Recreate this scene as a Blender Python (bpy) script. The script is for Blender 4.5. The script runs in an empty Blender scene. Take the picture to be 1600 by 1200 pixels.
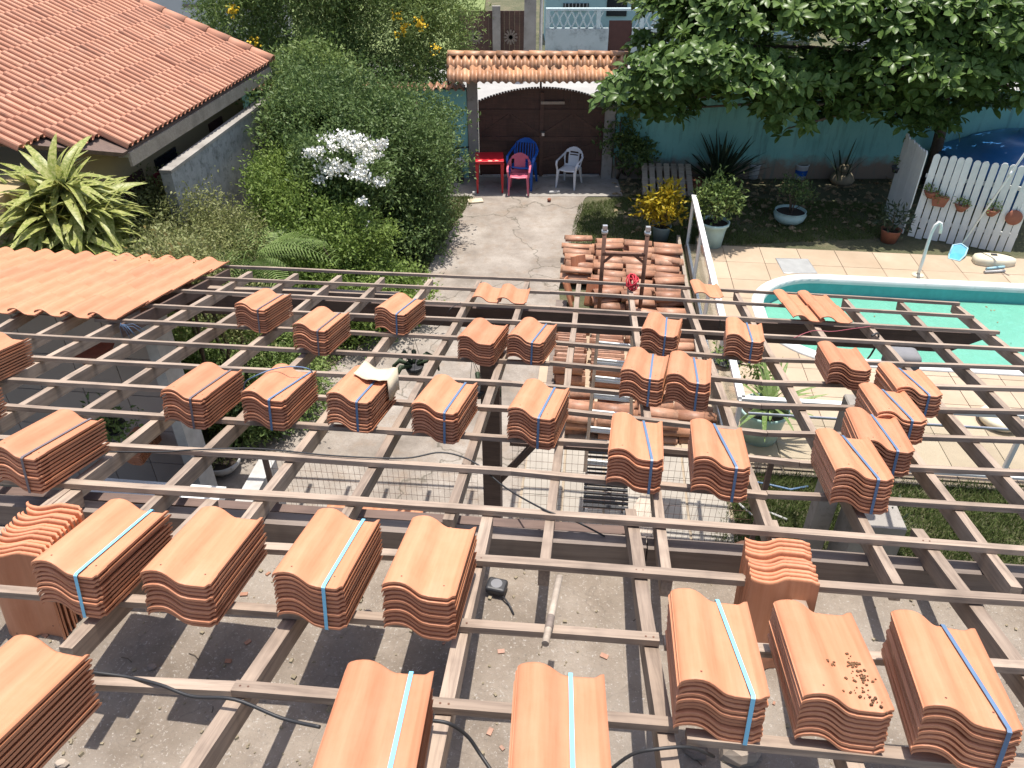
import bpy, math, random
import numpy as np
from mathutils import Vector, Matrix
R = math.radians
sc = bpy.context.scene
random.seed(7); RNG = np.random.default_rng(7)

# ------------------------------------------------------------------ camera, light, exposure
CAM = Vector((0, 0, 5.5)); PITCH = R(35.2); FPX = 1200.0
cd = bpy.data.cameras.new('camera'); cam = bpy.data.objects.new('camera', cd); sc.collection.objects.link(cam)
cd.sensor_width = 36; cd.lens = 27; cd.clip_end = 500; cd.clip_start = .05
cam.location = CAM; cam.rotation_euler = (math.pi/2 - PITCH, 0, 0); sc.camera = cam
w = bpy.data.worlds.new('World'); sc.world = w; w.use_nodes = True
nt = w.node_tree; bg = nt.nodes['Background']; sky = nt.nodes.new('ShaderNodeTexSky')
SUN_AZ, SUN_EL = R(15), R(79)          # azimuth measured from +Y towards +X
sky.sky_type = 'NISHITA'; sky.sun_disc = False; sky.sun_elevation = SUN_EL; sky.sun_rotation = SUN_AZ
sky.air_density = 1.0; sky.dust_density = 2.5; sky.ozone_density = 1.0
bg.inputs[1].default_value = .15; nt.links.new(sky.outputs[0], bg.inputs[0])
sd = bpy.data.lights.new('sun', 'SUN'); sd.energy = 5.0; sd.angle = R(.55); sd.color = (1, .95, .88)
so = bpy.data.objects.new('sun', sd); sc.collection.objects.link(so)
sdir = Vector((math.sin(SUN_AZ)*math.cos(SUN_EL), math.cos(SUN_AZ)*math.cos(SUN_EL), math.sin(SUN_EL)))
so.rotation_euler = sdir.to_track_quat('Z', 'Y').to_euler(); so.location = (0, 5, 20)
sc.view_settings.view_transform = 'Standard'; sc.view_settings.look = 'None'
sc.view_settings.gamma = 1; sc.view_settings.exposure = .43; sc.view_settings.use_curve_mapping = False

# ------------------------------------------------------------------ measured frames
def ray(px, py):
    X, Y = (px-800)/FPX, -(py-600)/FPX
    c, s = math.cos(PITCH), math.sin(PITCH)
    return Vector((X, c + Y*s, -s + Y*c))
def G(px, py, z=0.0):                      # point of the horizontal plane at height z
    d = ray(px, py); return CAM + d*((z-CAM.z)/d.z)
def AT(px, py, D):                         # point at forward distance D
    d = ray(px, py); return CAM + d*(D/d.y)
TH = R(6); AL = R(13.5); HP = 1.75
EX = Vector((math.cos(TH), -math.sin(TH), 0)); EY = Vector((math.sin(TH), math.cos(TH), 0)); EZ = Vector((0, 0, 1))
EV = EY*math.cos(AL) - EZ*math.sin(AL); EN = EX.cross(EV)
P0 = CAM - EZ*HP
def PL(px, py, off=0.0):                   # point of the roof plane (tops of the battens) raised by off
    d = ray(px, py); p = P0 + EN*off; return CAM + d*(((p-CAM).dot(EN))/d.dot(EN))
def UV(u, v, z=0.0): return EX*u + EY*v + EZ*z
HF = Matrix.Rotation(-TH, 4, 'Z')

# ------------------------------------------------------------------ object helpers
COL = sc.collection
def thing(name, label, cat, loc=(0, 0, 0), rotz=0.0, group=None, mat4=None):
    o = bpy.data.objects.new(name, None); COL.objects.link(o); o.empty_display_size = .1
    if mat4 is not None: o.matrix_world = mat4
    else: o.location = loc; o.rotation_euler = (0, 0, rotz)
    o['label'] = label; o['category'] = cat
    if group: o['group'] = group
    return o
def tag(o, label, cat, group=None, kind=None):
    o['label'] = label; o['category'] = cat
    if group: o['group'] = group
    if kind: o['kind'] = kind
    return o
def M4(o):
    if o is None: return Matrix.Identity(4)
    if o.type == 'EMPTY' or True:
        m = o.matrix_basis.copy(); p = o.parent
        while p: m = p.matrix_basis @ m; p = p.parent
        return m
class Geo:
    def __init__(s): s.v = []; s.f = []; s.m = []; s.cur = 0; s.sm = []; s.smooth = False
    def add(s, vs, fs):
        b = len(s.v); s.v += [tuple(p) for p in vs]; s.f += [tuple(i+b for i in f) for f in fs]
        s.m += [s.cur]*len(fs); s.sm += [s.smooth]*len(fs); return s
    def box(s, c, d, rot=None):
        hx, hy, hz = d[0]/2, d[1]/2, d[2]/2; c = Vector(c)
        vs = [Vector((x, y, z)) for x in (-hx, hx) for y in (-hy, hy) for z in (-hz, hz)]
        if rot is not None: vs = [rot @ p for p in vs]
        return s.add([c+p for p in vs], [(0, 1, 3, 2), (4, 6, 7, 5), (0, 4, 5, 1), (2, 3, 7, 6), (0, 2, 6, 4), (1, 5, 7, 3)])
    def taper(s, c, d0, d1, h):            # frustum box from base c
        c = Vector(c); vs = []
        for z, d in ((0, d0), (h, d1)):
            vs += [c+Vector((x*d[0]/2, y*d[1]/2, z)) for x, y in ((-1, -1), (1, -1), (1, 1), (-1, 1))]
        return s.add(vs, [(3, 2, 1, 0), (4, 5, 6, 7)]+[(i, (i+1) % 4, (i+1) % 4+4, i+4) for i in range(4)])
    def prism(s, poly, vec):
        n = len(poly); vec = Vector(vec); a = [Vector(p) for p in poly]
        return s.add(a+[p+vec for p in a], [tuple(range(n))[::-1], tuple(range(n, 2*n))]+[(i, (i+1) % n, (i+1) % n+n, i+n) for i in range(n)])
    def tube(s, pts, r, seg=8, cap=True):
        pts = [Vector(p) for p in pts]; n = len(pts); sm = s.smooth; s.smooth = True
        rr = r if hasattr(r, '__len__') else [r]*n
        vs = []; t0 = (pts[1]-pts[0]).normalized()
        a = t0.orthogonal().normalized()
        for i in range(n):
            t = (pts[min(i+1, n-1)]-pts[max(i-1, 0)])
            t = t.normalized() if t.length > 1e-9 else t0
            a = (a - t*a.dot(t)); a = a.normalized() if a.length > 1e-6 else t.orthogonal().normalized()
            b = t.cross(a)
            vs += [pts[i]+(a*math.cos(k*2*math.pi/seg)+b*math.sin(k*2*math.pi/seg))*rr[i] for k in range(seg)]
        fs = [(i*seg+k, i*seg+(k+1) % seg, (i+1)*seg+(k+1) % seg, (i+1)*seg+k) for i in range(n-1) for k in range(seg)]
        s.add(vs, fs); s.smooth = sm
        if cap:
            b = len(s.v)-len(vs); s.f += [tuple(b+k for k in range(seg))[::-1], tuple(b+(n-1)*seg+k for k in range(seg))]; s.m += [s.cur]*2; s.sm += [False]*2
        return s
    def lathe(s, prof, c=(0, 0, 0), seg=24, mat=None):
        c = Vector(c); sm = s.smooth; s.smooth = True; vs = []
        for r, z in prof:
            for k in range(seg):
                p = Vector((r*math.cos(2*math.pi*k/seg), r*math.sin(2*math.pi*k/seg), z))
                if mat is not None: p = mat @ p
                vs.append(c+p)
        fs = [(i*seg+k, i*seg+(k+1) % seg, (i+1)*seg+(k+1) % seg, (i+1)*seg+k) for i in range(len(prof)-1) for k in range(seg)]
        s.add(vs, fs); s.smooth = sm; return s
    def disc(s, c, r, seg=16, z=0):
        c = Vector(c); return s.add([c+Vector((r*math.cos(2*math.pi*k/seg), r*math.sin(2*math.pi*k/seg), 0)) for k in range(seg)], [tuple(range(seg))])
    def mesh(s, name, mats):
        me = bpy.data.meshes.new(name); me.from_pydata(s.v, [], s.f)
        for m in (mats if isinstance(mats, (list, tuple)) else [mats]): me.materials.append(m)
        me.polygons.foreach_set('material_index', s.m); me.polygons.foreach_set('use_smooth', s.sm)
        me.update(); return me
def put(name, me, parent=None, M=None, world=False, kind=None):
    o = bpy.data.objects.new(name, me); COL.objects.link(o)
    M = M if M is not None else Matrix.Identity(4)
    if parent is not None:
        o.parent = parent
        o.matrix_basis = (M4(parent).inverted() @ M) if world else M
    else: o.matrix_basis = M
    if kind: o['kind'] = kind
    return o
def part(parent, name, geo, mats, world=False, M=None, kind=None):
    return put(name, geo.mesh(name, mats), parent, M, world, kind)
def bevel(o, wd=.005, seg=1):
    m = o.modifiers.new('bevel', 'BEVEL'); m.width = wd; m.segments = seg; m.limit_method = 'ANGLE'; return o
def basis(x, y, z, o):
    return Matrix(((x.x, y.x, z.x, o.x), (x.y, y.y, z.y, o.y), (x.z, y.z, z.z, o.z), (0, 0, 0, 1)))
def along(p0, p1, up):                     # frame with X along p0->p1, Z near up, origin p0
    x = (p1-p0).normalized(); y = up.cross(x).normalized(); z = x.cross(y)
    return basis(x, y, z, p0)
_bm = {}
def bar(parent, name, p0, p1, wd, h, up, mat, drop=0.0):   # bar whose TOP face runs p0..p1, very slightly warped
    L = (p1-p0).length; g = Geo(); n = max(1, int(L/.28)); rb = random.Random(int(L*1000)+int(p0.x*977))
    wy, wz, tw, V = 0, 0, 0, []
    for i in range(n+1):
        if L > .8 and 0 < i < n: wy = wy*.8+rb.gauss(0, .0022); wz = wz*.7+rb.gauss(0, .0012); tw = tw*.8+rb.gauss(0, .012)
        q = rb.gauss(0, .0008) if L > .8 else 0
        for yy, zz in ((-wd/2-q, 0), (wd/2+q, 0), (wd/2+q, -h), (-wd/2-q, -h)): V.append((L*i/n, wy+yy-tw*zz, wz+zz+tw*yy-drop))
    g.add(V, [(i*4+k, i*4+(k+1) % 4, i*4+4+(k+1) % 4, i*4+4+k) for i in range(n) for k in range(4)]+[(3, 2, 1, 0), (n*4, n*4+1, n*4+2, n*4+3)])
    return part(parent, name, g, mat, world=True, M=along(p0, p1, up))

# ------------------------------------------------------------------ materials
def nodes(name):
    m = bpy.data.materials.new(name); m.use_nodes = True; t = m.node_tree
    return m, t, t.nodes['Principled BSDF']
def ramp(t, src, stops):
    r = t.nodes.new('ShaderNodeValToRGB'); t.links.new(src, r.inputs[0]); e = r.color_ramp.elements
    e[0].position, e[0].color = stops[0][0], (*stops[0][1], 1); e[1].position, e[1].color = stops[-1][0], (*stops[-1][1], 1)
    for p, c in stops[1:-1]:
        k = e.new(p); k.color = (*c, 1)
    return r.outputs[0]
def mix(t, fac, a, b, mode='MIX'):
    n = t.nodes.new('ShaderNodeMix'); n.data_type = 'RGBA'; n.blend_type = mode
    for i, x in ((0, fac), (6, a), (7, b)):
        if isinstance(x, bpy.types.NodeSocket): t.links.new(x, n.inputs[i])
        elif i == 0: n.inputs[0].default_value = x
        else: n.inputs[i].default_value = (*x, 1)
    return n.outputs[2]
def coord(t, kind='Object', scale=(1, 1, 1)):
    c = t.nodes.new('ShaderNodeTexCoord'); mp = t.nodes.new('ShaderNodeMapping'); mp.inputs[3].default_value = scale
    if kind == 'World': g = t.nodes.new('ShaderNodeNewGeometry'); t.links.new(g.outputs['Position'], mp.inputs[0])
    else: t.links.new(c.outputs[kind], mp.inputs[0])
    return mp.outputs[0]
def noise(t, vec, scale, detail=5, rough=.6, dist=0):
    n = t.nodes.new('ShaderNodeTexNoise'); n.inputs['Scale'].default_value = scale; n.inputs['Detail'].default_value = detail
    n.inputs['Roughness'].default_value = rough; n.inputs['Distortion'].default_value = dist; t.links.new(vec, n.inputs['Vector']); return n.outputs[0]
def bump(t, b, h, strength=.3, dist=.01):
    n = t.nodes.new('ShaderNodeBump'); n.inputs['Strength'].default_value = strength; n.inputs['Distance'].default_value = dist
    t.links.new(h, n.inputs['Height']); t.links.new(n.outputs[0], b.inputs['Normal'])
def rnd(t):
    o = t.nodes.new('ShaderNodeObjectInfo'); return o.outputs['Random']
def simple(name, c, rough=.6, c2=None, scale=8, bstr=.15, metal=0, space='Object', stretch=(1, 1, 1), spots=None, spec=.4, var=0, bscale=None, bdist=.004):
    m, t, b = nodes(name); v = coord(t, space, stretch)
    b.inputs['Roughness'].default_value = rough; b.inputs['Metallic'].default_value = metal; b.inputs['Specular IOR Level'].default_value = spec
    c2 = c2 or tuple(x*.8 for x in c)
    n = noise(t, v, scale); col = ramp(t, n, [(.3, c2), (.7, c)])
    if spots:
        n2 = noise(t, v, spots[0], 6, .7); f = ramp(t, n2, [(spots[1], (0, 0, 0)), (spots[2], (1, 1, 1))]); col = mix(t, f, col, spots[3])
    if var:
        r = ramp(t, rnd(t), [(0, (1-var,)*3), (1, (1+var,)*3)]); col = mix(t, 1.0, col, r, 'MULTIPLY')
    t.links.new(col, b.inputs['Base Color'])
    if bstr: bump(t, b, noise(t, v, bscale or scale*4, 4), bstr, bdist)
    return m
def clay(name, base, dark, dust, var=.1, stain=None):
    m, t, b = nodes(name); v = coord(t, 'Object', (1, 1, 1)); vl = coord(t, 'Object', (60, 4, 60)); vw = coord(t, 'World')
    b.inputs['Roughness'].default_value = .48; b.inputs['Specular IOR Level'].default_value = .35
    col = ramp(t, noise(t, vl, 1.0, 4, .6), [(.3, dark), (.72, base)])
    col = mix(t, ramp(t, noise(t, vw, 5, 5, .65), [(.45, (0, 0, 0)), (.75, (.5,)*3)]), col, dust)
    if stain: col = mix(t, ramp(t, noise(t, vw, stain[0], 8, .75), [(stain[1], (0, 0, 0)), (stain[2], (.85,)*3)]), col, stain[3])
    r = ramp(t, rnd(t), [(0, (1-var, 1-var*1.2, 1-var*1.3)), (1, (1+var, 1+var, 1+var*.8))]); col = mix(t, 1.0, col, r, 'MULTIPLY')
    t.links.new(col, b.inputs['Base Color']); bump(t, b, noise(t, vw, 180, 4), .18, .002); return m
CLAY = clay('clay_new', (.545, .240, .132), (.475, .195, .100), (.58, .285, .17), .085)
CLAY_ROOF = clay('clay_house', (.47, .235, .155), (.39, .185, .12), (.50, .29, .21), .14, (3.0, .56, .78, (.13, .085, .07)))
CLAY_ROOF.node_tree.nodes['Principled BSDF'].inputs['Roughness'].default_value = .85
CLAY_OLD = clay('clay_old', (.44, .235, .15), (.33, .16, .10), (.50, .36, .27), .22, (7.0, .5, .75, (.09, .065, .05)))
CLAY_GATE = clay('clay_gate', (.52, .29, .165), (.42, .21, .11), (.54, .38, .26), .22, (4.5, .50, .70, (.11, .08, .06)))
def wood(name, a, b2, rough=.75, knots=True):
    m, t, b = nodes(name); v = coord(t, 'Object', (1.6, 26, 26)); vv = coord(t, 'Object', (1, 1, 1)); b.inputs['Roughness'].default_value = rough
    n1 = noise(t, v, 1.6, 6, .65, .6); col = ramp(t, n1, [(.25, b2), (.55, a), (.8, tuple(x*1.2 for x in a))])
    col = mix(t, ramp(t, noise(t, vv, 3.2, 4), [(.5, (0, 0, 0)), (.72, (.55,)*3)]), col, tuple(x*.62 for x in b2))
    r = ramp(t, rnd(t), [(0, (.80, .78, .76)), (1, (1.15, 1.14, 1.12))]); col = mix(t, 1.0, col, r, 'MULTIPLY')
    t.links.new(col, b.inputs['Base Color']); bump(t, b, n1, .35, .003); return m
WOOD = wood('batten_wood', (.325, .252, .196), (.15, .11, .085))
BEAMW = wood('beam_wood', (.13, .085, .068), (.08, .05, .041))
BEAMG = wood('grey_beam_wood', (.21, .17, .145), (.13, .10, .085))
GATEW = wood('gate_wood', (.085, .040, .028), (.045, .022, .017), .6)
PALE = wood('pale_wood', (.38, .32, .26), (.25, .2, .16))
STRAP = simple('strap_blue', (.22, .58, .78), .35, (.2, .5, .7), bstr=0)
STRAPD = simple('strap_dull_blue', (.10, .165, .27), .45, (.12, .2, .32), bstr=0)
STRAPG = simple('strap_grey', (.16, .14, .15), .5, (.14, .12, .13), bstr=0)
HOLE = simple('nail_hole', (.16, .07, .045), .9, bstr=0)
WHITE = simple('white_paint', (.78, .78, .76), .4, (.70, .70, .68), 6, .05)
PICKET = simple('picket_white', (.74, .75, .73), .55, (.62, .63, .60), 5, .1, spots=(9, .62, .75, (.40, .38, .33)), var=.06)
ALU = simple('aluminium', (.55, .56, .57), .35, metal=.6, bstr=.02)
RUST = simple('rusty_steel', (.17, .085, .055), .8, (.10, .05, .035), 14, .3)
CABLE = simple('black_cable', (.03, .03, .032), .5, bstr=0)
DARK = simple('dark_plastic', (.035, .035, .038), .45, bstr=0)
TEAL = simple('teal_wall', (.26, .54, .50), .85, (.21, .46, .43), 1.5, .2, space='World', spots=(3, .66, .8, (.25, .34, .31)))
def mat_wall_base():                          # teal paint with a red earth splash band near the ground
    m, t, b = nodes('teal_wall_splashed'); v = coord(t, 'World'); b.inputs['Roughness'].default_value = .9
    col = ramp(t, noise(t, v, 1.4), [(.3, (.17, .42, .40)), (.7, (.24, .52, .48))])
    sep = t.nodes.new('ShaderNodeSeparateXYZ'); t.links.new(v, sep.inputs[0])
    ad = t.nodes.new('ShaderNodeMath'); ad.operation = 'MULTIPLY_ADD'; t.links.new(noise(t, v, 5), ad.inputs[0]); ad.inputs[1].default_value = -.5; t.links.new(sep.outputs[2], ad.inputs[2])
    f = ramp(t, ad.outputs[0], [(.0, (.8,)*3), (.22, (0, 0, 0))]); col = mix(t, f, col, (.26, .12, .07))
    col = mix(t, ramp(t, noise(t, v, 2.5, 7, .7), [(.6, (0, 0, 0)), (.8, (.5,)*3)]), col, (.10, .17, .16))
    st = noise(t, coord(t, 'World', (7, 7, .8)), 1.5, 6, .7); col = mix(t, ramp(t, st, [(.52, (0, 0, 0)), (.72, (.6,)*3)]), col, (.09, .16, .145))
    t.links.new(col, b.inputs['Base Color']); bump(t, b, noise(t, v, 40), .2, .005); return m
TEALB = mat_wall_base()
CONC = simple('old_concrete', (.33, .305, .275), .9, (.24, .22, .195), 3, .3, space='World', spots=(5, .55, .72, (.15, .13, .115)))
def mat_driveway():
    m, t, b = nodes('driveway_concrete'); v = coord(t, 'World'); b.inputs['Roughness'].default_value = .9
    col = ramp(t, noise(t, v, 1.1, 7, .7), [(.30, (.15, .125, .10)), (.48, (.25, .215, .18)), (.70, (.37, .33, .285))])
    col = mix(t, ramp(t, noise(t, v, 3.2, 8, .75), [(.5, (0, 0, 0)), (.72, (.8,)*3)]), col, (.23, .17, .12))
    col = mix(t, ramp(t, noise(t, v, 60, 3), [(.35, (.35,)*3), (.5, (0, 0, 0))]), col, (.16, .13, .11))
    col = mix(t, ramp(t, noise(t, v, 9, 6, .8), [(.64, (0, 0, 0)), (.72, (.7,)*3)]), col, (.55, .51, .47))
    vo = t.nodes.new('ShaderNodeTexVoronoi'); vo.feature = 'DISTANCE_TO_EDGE'; vo.inputs['Scale'].default_value = .45
    dv = t.nodes.new('ShaderNodeVectorMath'); dv.operation = 'MULTIPLY_ADD'; cb = t.nodes.new('ShaderNodeTexNoise'); cb.inputs['Scale'].default_value = 2; cb.inputs['Detail'].default_value = 7; t.links.new(v, cb.inputs['Vector'])
    t.links.new(cb.outputs['Color'], dv.inputs[0]); dv.inputs[1].default_value = (.8,)*3; t.links.new(v, dv.inputs[2]); t.links.new(dv.outputs[0], vo.inputs['Vector'])
    col = mix(t, ramp(t, vo.outputs['Distance'], [(.0, (.8,)*3), (.008, (0, 0, 0))]), col, (.08, .07, .05))
    t.links.new(col, b.inputs['Base Color']); bump(t, b, noise(t, v, 30, 6), .5, .01); return m
DRIVE = mat_driveway()
def mat_slab():
    m, t, b = nodes('dusty_slab'); v = coord(t, 'World'); b.inputs['Roughness'].default_value = .95
    col = ramp(t, noise(t, v, 3.2, 8, .7), [(.3, (.18, .143, .108)), (.52, (.265, .218, .172)), (.75, (.36, .305, .248))])
    col = mix(t, ramp(t, noise(t, v, 90, 4, .7), [(.58, (0, 0, 0)), (.68, (.7,)*3)]), col, (.55, .51, .46))
    col = mix(t, ramp(t, noise(t, v, 55, 4, .7), [(.30, (.8,)*3), (.40, (0, 0, 0))]), col, (.17, .145, .12))
    col = mix(t, ramp(t, noise(t, v, 7, 7, .75), [(.56, (0, 0, 0)), (.7, (.6,)*3)]), col, (.21, .175, .145))
    vo = t.nodes.new('ShaderNodeTexVoronoi'); vo.feature = 'DISTANCE_TO_EDGE'; vo.inputs['Scale'].default_value = 1.1
    dv = t.nodes.new('ShaderNodeVectorMath'); dv.operation = 'MULTIPLY_ADD'; cb = t.nodes.new('ShaderNodeTexNoise'); cb.inputs['Scale'].default_value = 3; cb.inputs['Detail'].default_value = 6; t.links.new(v, cb.inputs['Vector'])
    t.links.new(cb.outputs['Color'], dv.inputs[0]); dv.inputs[1].default_value = (.35,)*3; t.links.new(v, dv.inputs[2]); t.links.new(dv.outputs[0], vo.inputs['Vector'])
    col = mix(t, ramp(t, vo.outputs['Distance'], [(.0, (.35,)*3), (.004, (0, 0, 0))]), col, (.12, .10, .08))
    col = mix(t, ramp(t, noise(t, v, 1.3, 6, .7), [(.48, (0, 0, 0)), (.66, (.45,)*3)]), col, (.38, .335, .285))
    t.links.new(col, b.inputs['Base Color']); bump(t, b, noise(t, v, 45, 8, .75), .9, .014); return m
SLAB = mat_slab()
def mat_ground():
    m, t, b = nodes('garden_ground'); v = coord(t, 'World'); b.inputs['Roughness'].default_value = 1
    col = ramp(t, noise(t, v, 1.6, 8, .7), [(.35, (.08, .085, .04)), (.5, (.12, .115, .06)), (.62, (.18, .15, .09)), (.78, (.25, .20, .14))])
    col = mix(t, ramp(t, noise(t, v, 26, 6, .8), [(.4, (.5,)*3), (.6, (0, 0, 0))]), col, (.045, .055, .022))
    t.links.new(col, b.inputs['Base Color']); bump(t, b, noise(t, v, 20, 8, .8), .9, .03); return m
GROUND = mat_ground()
def mat_deck():
    m, t, b = nodes('deck_tile'); v = coord(t, 'World'); b.inputs['Roughness'].default_value = .55
    col = ramp(t, noise(t, v, 1.7, 5), [(.3, (.37, .28, .19)), (.7, (.45, .35, .25))])
    col = mix(t, ramp(t, noise(t, v, 14, 5), [(.45, (0, 0, 0)), (.75, (.5,)*3)]), col, (.36, .28, .20))
    r = ramp(t, rnd(t), [(0, (.9, .88, .86)), (1, (1.06, 1.06, 1.06))]); col = mix(t, 1.0, col, r, 'MULTIPLY')
    t.links.new(col, b.inputs['Base Color']); bump(t, b, noise(t, v, 50), .1, .004); return m
DECK = mat_deck()
GROUT = simple('grout', (.36, .29, .21), .9, space='World')
PTILE = simple('porch_tile', (.35, .315, .265), .8, (.28, .25, .21), 3, .1, space='World', spots=(6, .6, .8, (.36, .32, .27)), var=.05)
WTILE = simple('wall_tile', (.36, .30, .275), .35, (.30, .25, .23), 2, .03, space='World', var=.06)
PEBBLE = simple('pebble_grey', (.42, .41, .41), .9, (.22, .21, .21), 45, .8, space='World', bscale=60, bdist=.01)
STREET = simple('street_dust', (.37, .36, .34), .95, (.30, .29, .275), 1.2, .3, space='World', spots=(2.2, .62, .8, (.30, .28, .26)))
RENDERW = simple('white_render', (.50, .50, .50), .9, (.42, .42, .42), .8, .2, space='World', spots=(1.5, .6, .8, (.32, .32, .31)))
OCHRE = simple('ochre_wall', (.42, .32, .17), .9, (.34, .26, .15), 2, .2, space='World')
BLOCKW = simple('grey_block_wall', (.40, .39, .38), .95, (.26, .26, .255), 6, .6, space='World', spots=(11, .5, .7, (.13, .13, .12)))
HTEAL = simple('pale_teal_house', (.42, .60, .60), .9, (.36, .53, .53), 1.2, .1, space='World', spots=(2, .56, .8, (.20, .26, .26)))
STAINW = simple('stained_white_wall', (.44, .50, .51), .9, (.34, .40, .41), 1.3, .2, space='World', spots=(2.4, .5, .72, (.15, .17, .17)))
BALUS = simple('pale_balustrade', (.50, .60, .61), .8, bstr=.1)
DARKGL = simple('dark_opening', (.02, .025, .03), .2, bstr=0)
DBROWN = simple('brown_door', (.075, .030, .025), .7, bstr=.1)
REDP = simple('red_plastic', (.55, .02, .03), .38, (.48, .015, .025), 4, .02)
PINKP = simple('pink_plastic', (.60, .14, .20), .42, (.52, .11, .16), 5, .03)
BLUEP = simple('blue_plastic', (.012, .10, .42), .4, (.01, .085, .36), 4, .02)
WPLAS = simple('white_plastic', (.66, .67, .69), .4, (.58, .59, .61), 4, .03)
CREAM = simple('cream_plastic', (.72, .66, .50), .55, (.62, .55, .40), 6, .1)
POTW = simple('pale_green_pot', (.44, .60, .56), .5, (.36, .50, .47), 5, .1, spots=(8, .62, .75, (.30, .34, .30)))
POTB = simple('blue_grey_pot', (.24, .34, .36), .55, bstr=.1)
TERRA = simple('terracotta_pot', (.34, .13, .075), .8, (.25, .09, .055), 10, .2)
SOIL = simple('soil', (.035, .025, .018), 1, bstr=.6, scale=30)
STONE = simple('tan_stone', (.30, .25, .17), .95, (.18, .15, .10), 7, .5)
TANKB = simple('tank_blue', (.035, .17, .42), .3, (.03, .14, .36), 2, .03, spec=.6)
NET = simple('net_blue', (.06, .36, .56), .6, bstr=0)
NETR = simple('net_frame', (.35, .58, .66), .45, bstr=0)
PAPER = simple('cardboard', (.60, .52, .38), .9, (.52, .44, .31), 8, .2)
STEELP = simple('steel_cover', (.38, .385, .38), .6, (.30, .305, .30), 7, .2, metal=.3)
CLOTH = simple('grey_cloth', (.22, .22, .23), .9, bstr=.3)
RED = simple('red_rope', (.55, .03, .05), .6, bstr=0)
BARK = simple('bark', (.12, .09, .065), .95, (.07, .05, .035), 18, .6)
MUD = simple('dried_mud', (.16, .085, .04), 1, (.10, .055, .03), 30, .6)
BALCK = simple('dirty_white', (.50, .49, .47), .8, (.36, .35, .33), 8, .2)
def mat_water():
    m, t, b = nodes('pool_water'); v = coord(t, 'World'); b.inputs['Roughness'].default_value = .04; b.inputs['IOR'].default_value = 1.33
    col = ramp(t, noise(t, v, .8, 4, .55), [(.3, (.11, .33, .24)), (.7, (.155, .385, .29))])
    col = mix(t, ramp(t, noise(t, v, 9, 5, .7, 1.5), [(.5, (0, 0, 0)), (.72, (.35,)*3)]), col, (.17, .52, .40))
    t.links.new(col, b.inputs['Base Color']); bump(t, b, noise(t, v, 7, 5, .6, .8), .35, .05); return m
WATER = mat_water()
POOLW = simple('pool_wall', (.10, .42, .42), .5, bstr=.05)
POOLR = simple('pool_rim', (.70, .71, .69), .6, (.60, .60, .57), 3, .08, spots=(7, .6, .78, (.48, .46, .40)))
def mat_glass():
    m, t, b = nodes('clear_glass'); t.nodes.remove(b); o = t.nodes['Material Output']
    tr = t.nodes.new('ShaderNodeBsdfTransparent'); tr.inputs[0].default_value = (.93, .96, .955, 1)
    gl = t.nodes.new('ShaderNodeBsdfGlossy'); gl.inputs['Roughness'].default_value = .03
    lw = t.nodes.new('ShaderNodeLayerWeight'); pw = t.nodes.new('ShaderNodeMath'); pw.operation = 'POWER'; t.links.new(lw.outputs['Facing'], pw.inputs[0]); pw.inputs[1].default_value = 4
    fr = t.nodes.new('ShaderNodeMath'); fr.operation = 'MULTIPLY_ADD'; t.links.new(pw.outputs[0], fr.inputs[0]); fr.inputs[1].default_value = .6; fr.inputs[2].default_value = .03; mx = t.nodes.new('ShaderNodeMixShader')
    t.links.new(fr.outputs[0], mx.inputs[0]); t.links.new(tr.outputs[0], mx.inputs[1]); t.links.new(gl.outputs[0], mx.inputs[2]); t.links.new(mx.outputs[0], o.inputs[0]); return m
GLASS = mat_glass()
def leafmat(name, a, b2, c3=None, rough=.5, scale=2.0, trans=.3):
    m, t, b = nodes(name); v = coord(t, 'World'); b.inputs['Roughness'].default_value = rough; b.inputs['Specular IOR Level'].default_value = .22
    col = ramp(t, noise(t, v, scale, 3), [(.35, a), (.65, b2)])
    fine = noise(t, v, 38, 2); col = mix(t, ramp(t, fine, [(.42, (0, 0, 0)), (.62, (.75,)*3)]), col, c3 or tuple(min(1, x*1.5) for x in b2))
    t.links.new(col, b.inputs['Base Color'])
    tl = t.nodes.new('ShaderNodeBsdfTranslucent'); t.links.new(col, tl.inputs[0]); mx = t.nodes.new('ShaderNodeMixShader'); mx.inputs[0].default_value = trans
    o = t.nodes['Material Output']; t.links.new(b.outputs[0], mx.inputs[1]); t.links.new(tl.outputs[0], mx.inputs[2]); t.links.new(mx.outputs[0], o.inputs[0]); return m
L_DARK = leafmat('leaf_dark', (0.046, 0.091, 0.025), (0.117, 0.184, 0.054), (0.202, 0.265, 0.098))
L_BRIGHT = leafmat('leaf_bright', (0.101, 0.169, 0.031), (0.179, 0.258, 0.049), (0.266, 0.338, 0.098))
L_OLIVE = leafmat('leaf_olive', (.14, .17, .05), (.22, .245, .085), (.34, .33, .16))
L_MID = leafmat('leaf_mid', (0.089, 0.154, 0.038), (0.179, 0.253, 0.066), (0.277, 0.338, 0.124))
L_ALM = leafmat('leaf_almond', (.062, .118, .026), (.105, .175, .040), (.15, .22, .06), .36, 1.3, .28)
L_DRAC = leafmat('leaf_dracaena', (.19, .24, .05), (.30, .33, .08), (.50, .48, .20), .4, 6, .3)
L_YEL = leafmat('leaf_yellow', (.50, .33, .02), (.62, .45, .03), (.25, .28, .04), .45, 8)
L_PALM = leafmat('leaf_palm', (.12, .20, .045), (.20, .29, .09), (.30, .36, .16), .45)
L_GRASS = leafmat('grass_blade', (.07, .115, .025), (.115, .16, .045), (.20, .20, .09), .7, 1.2)
L_AGAVE = leafmat('leaf_agave', (.03, .05, .03), (.05, .07, .04), None, .5)
PETAL = simple('white_petal', (.86, .85, .80), .8, (.80, .80, .74), bstr=0, spec=.1)
PETALY = simple('yellow_petal', (.75, .50, .02), .7, bstr=0)
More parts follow.
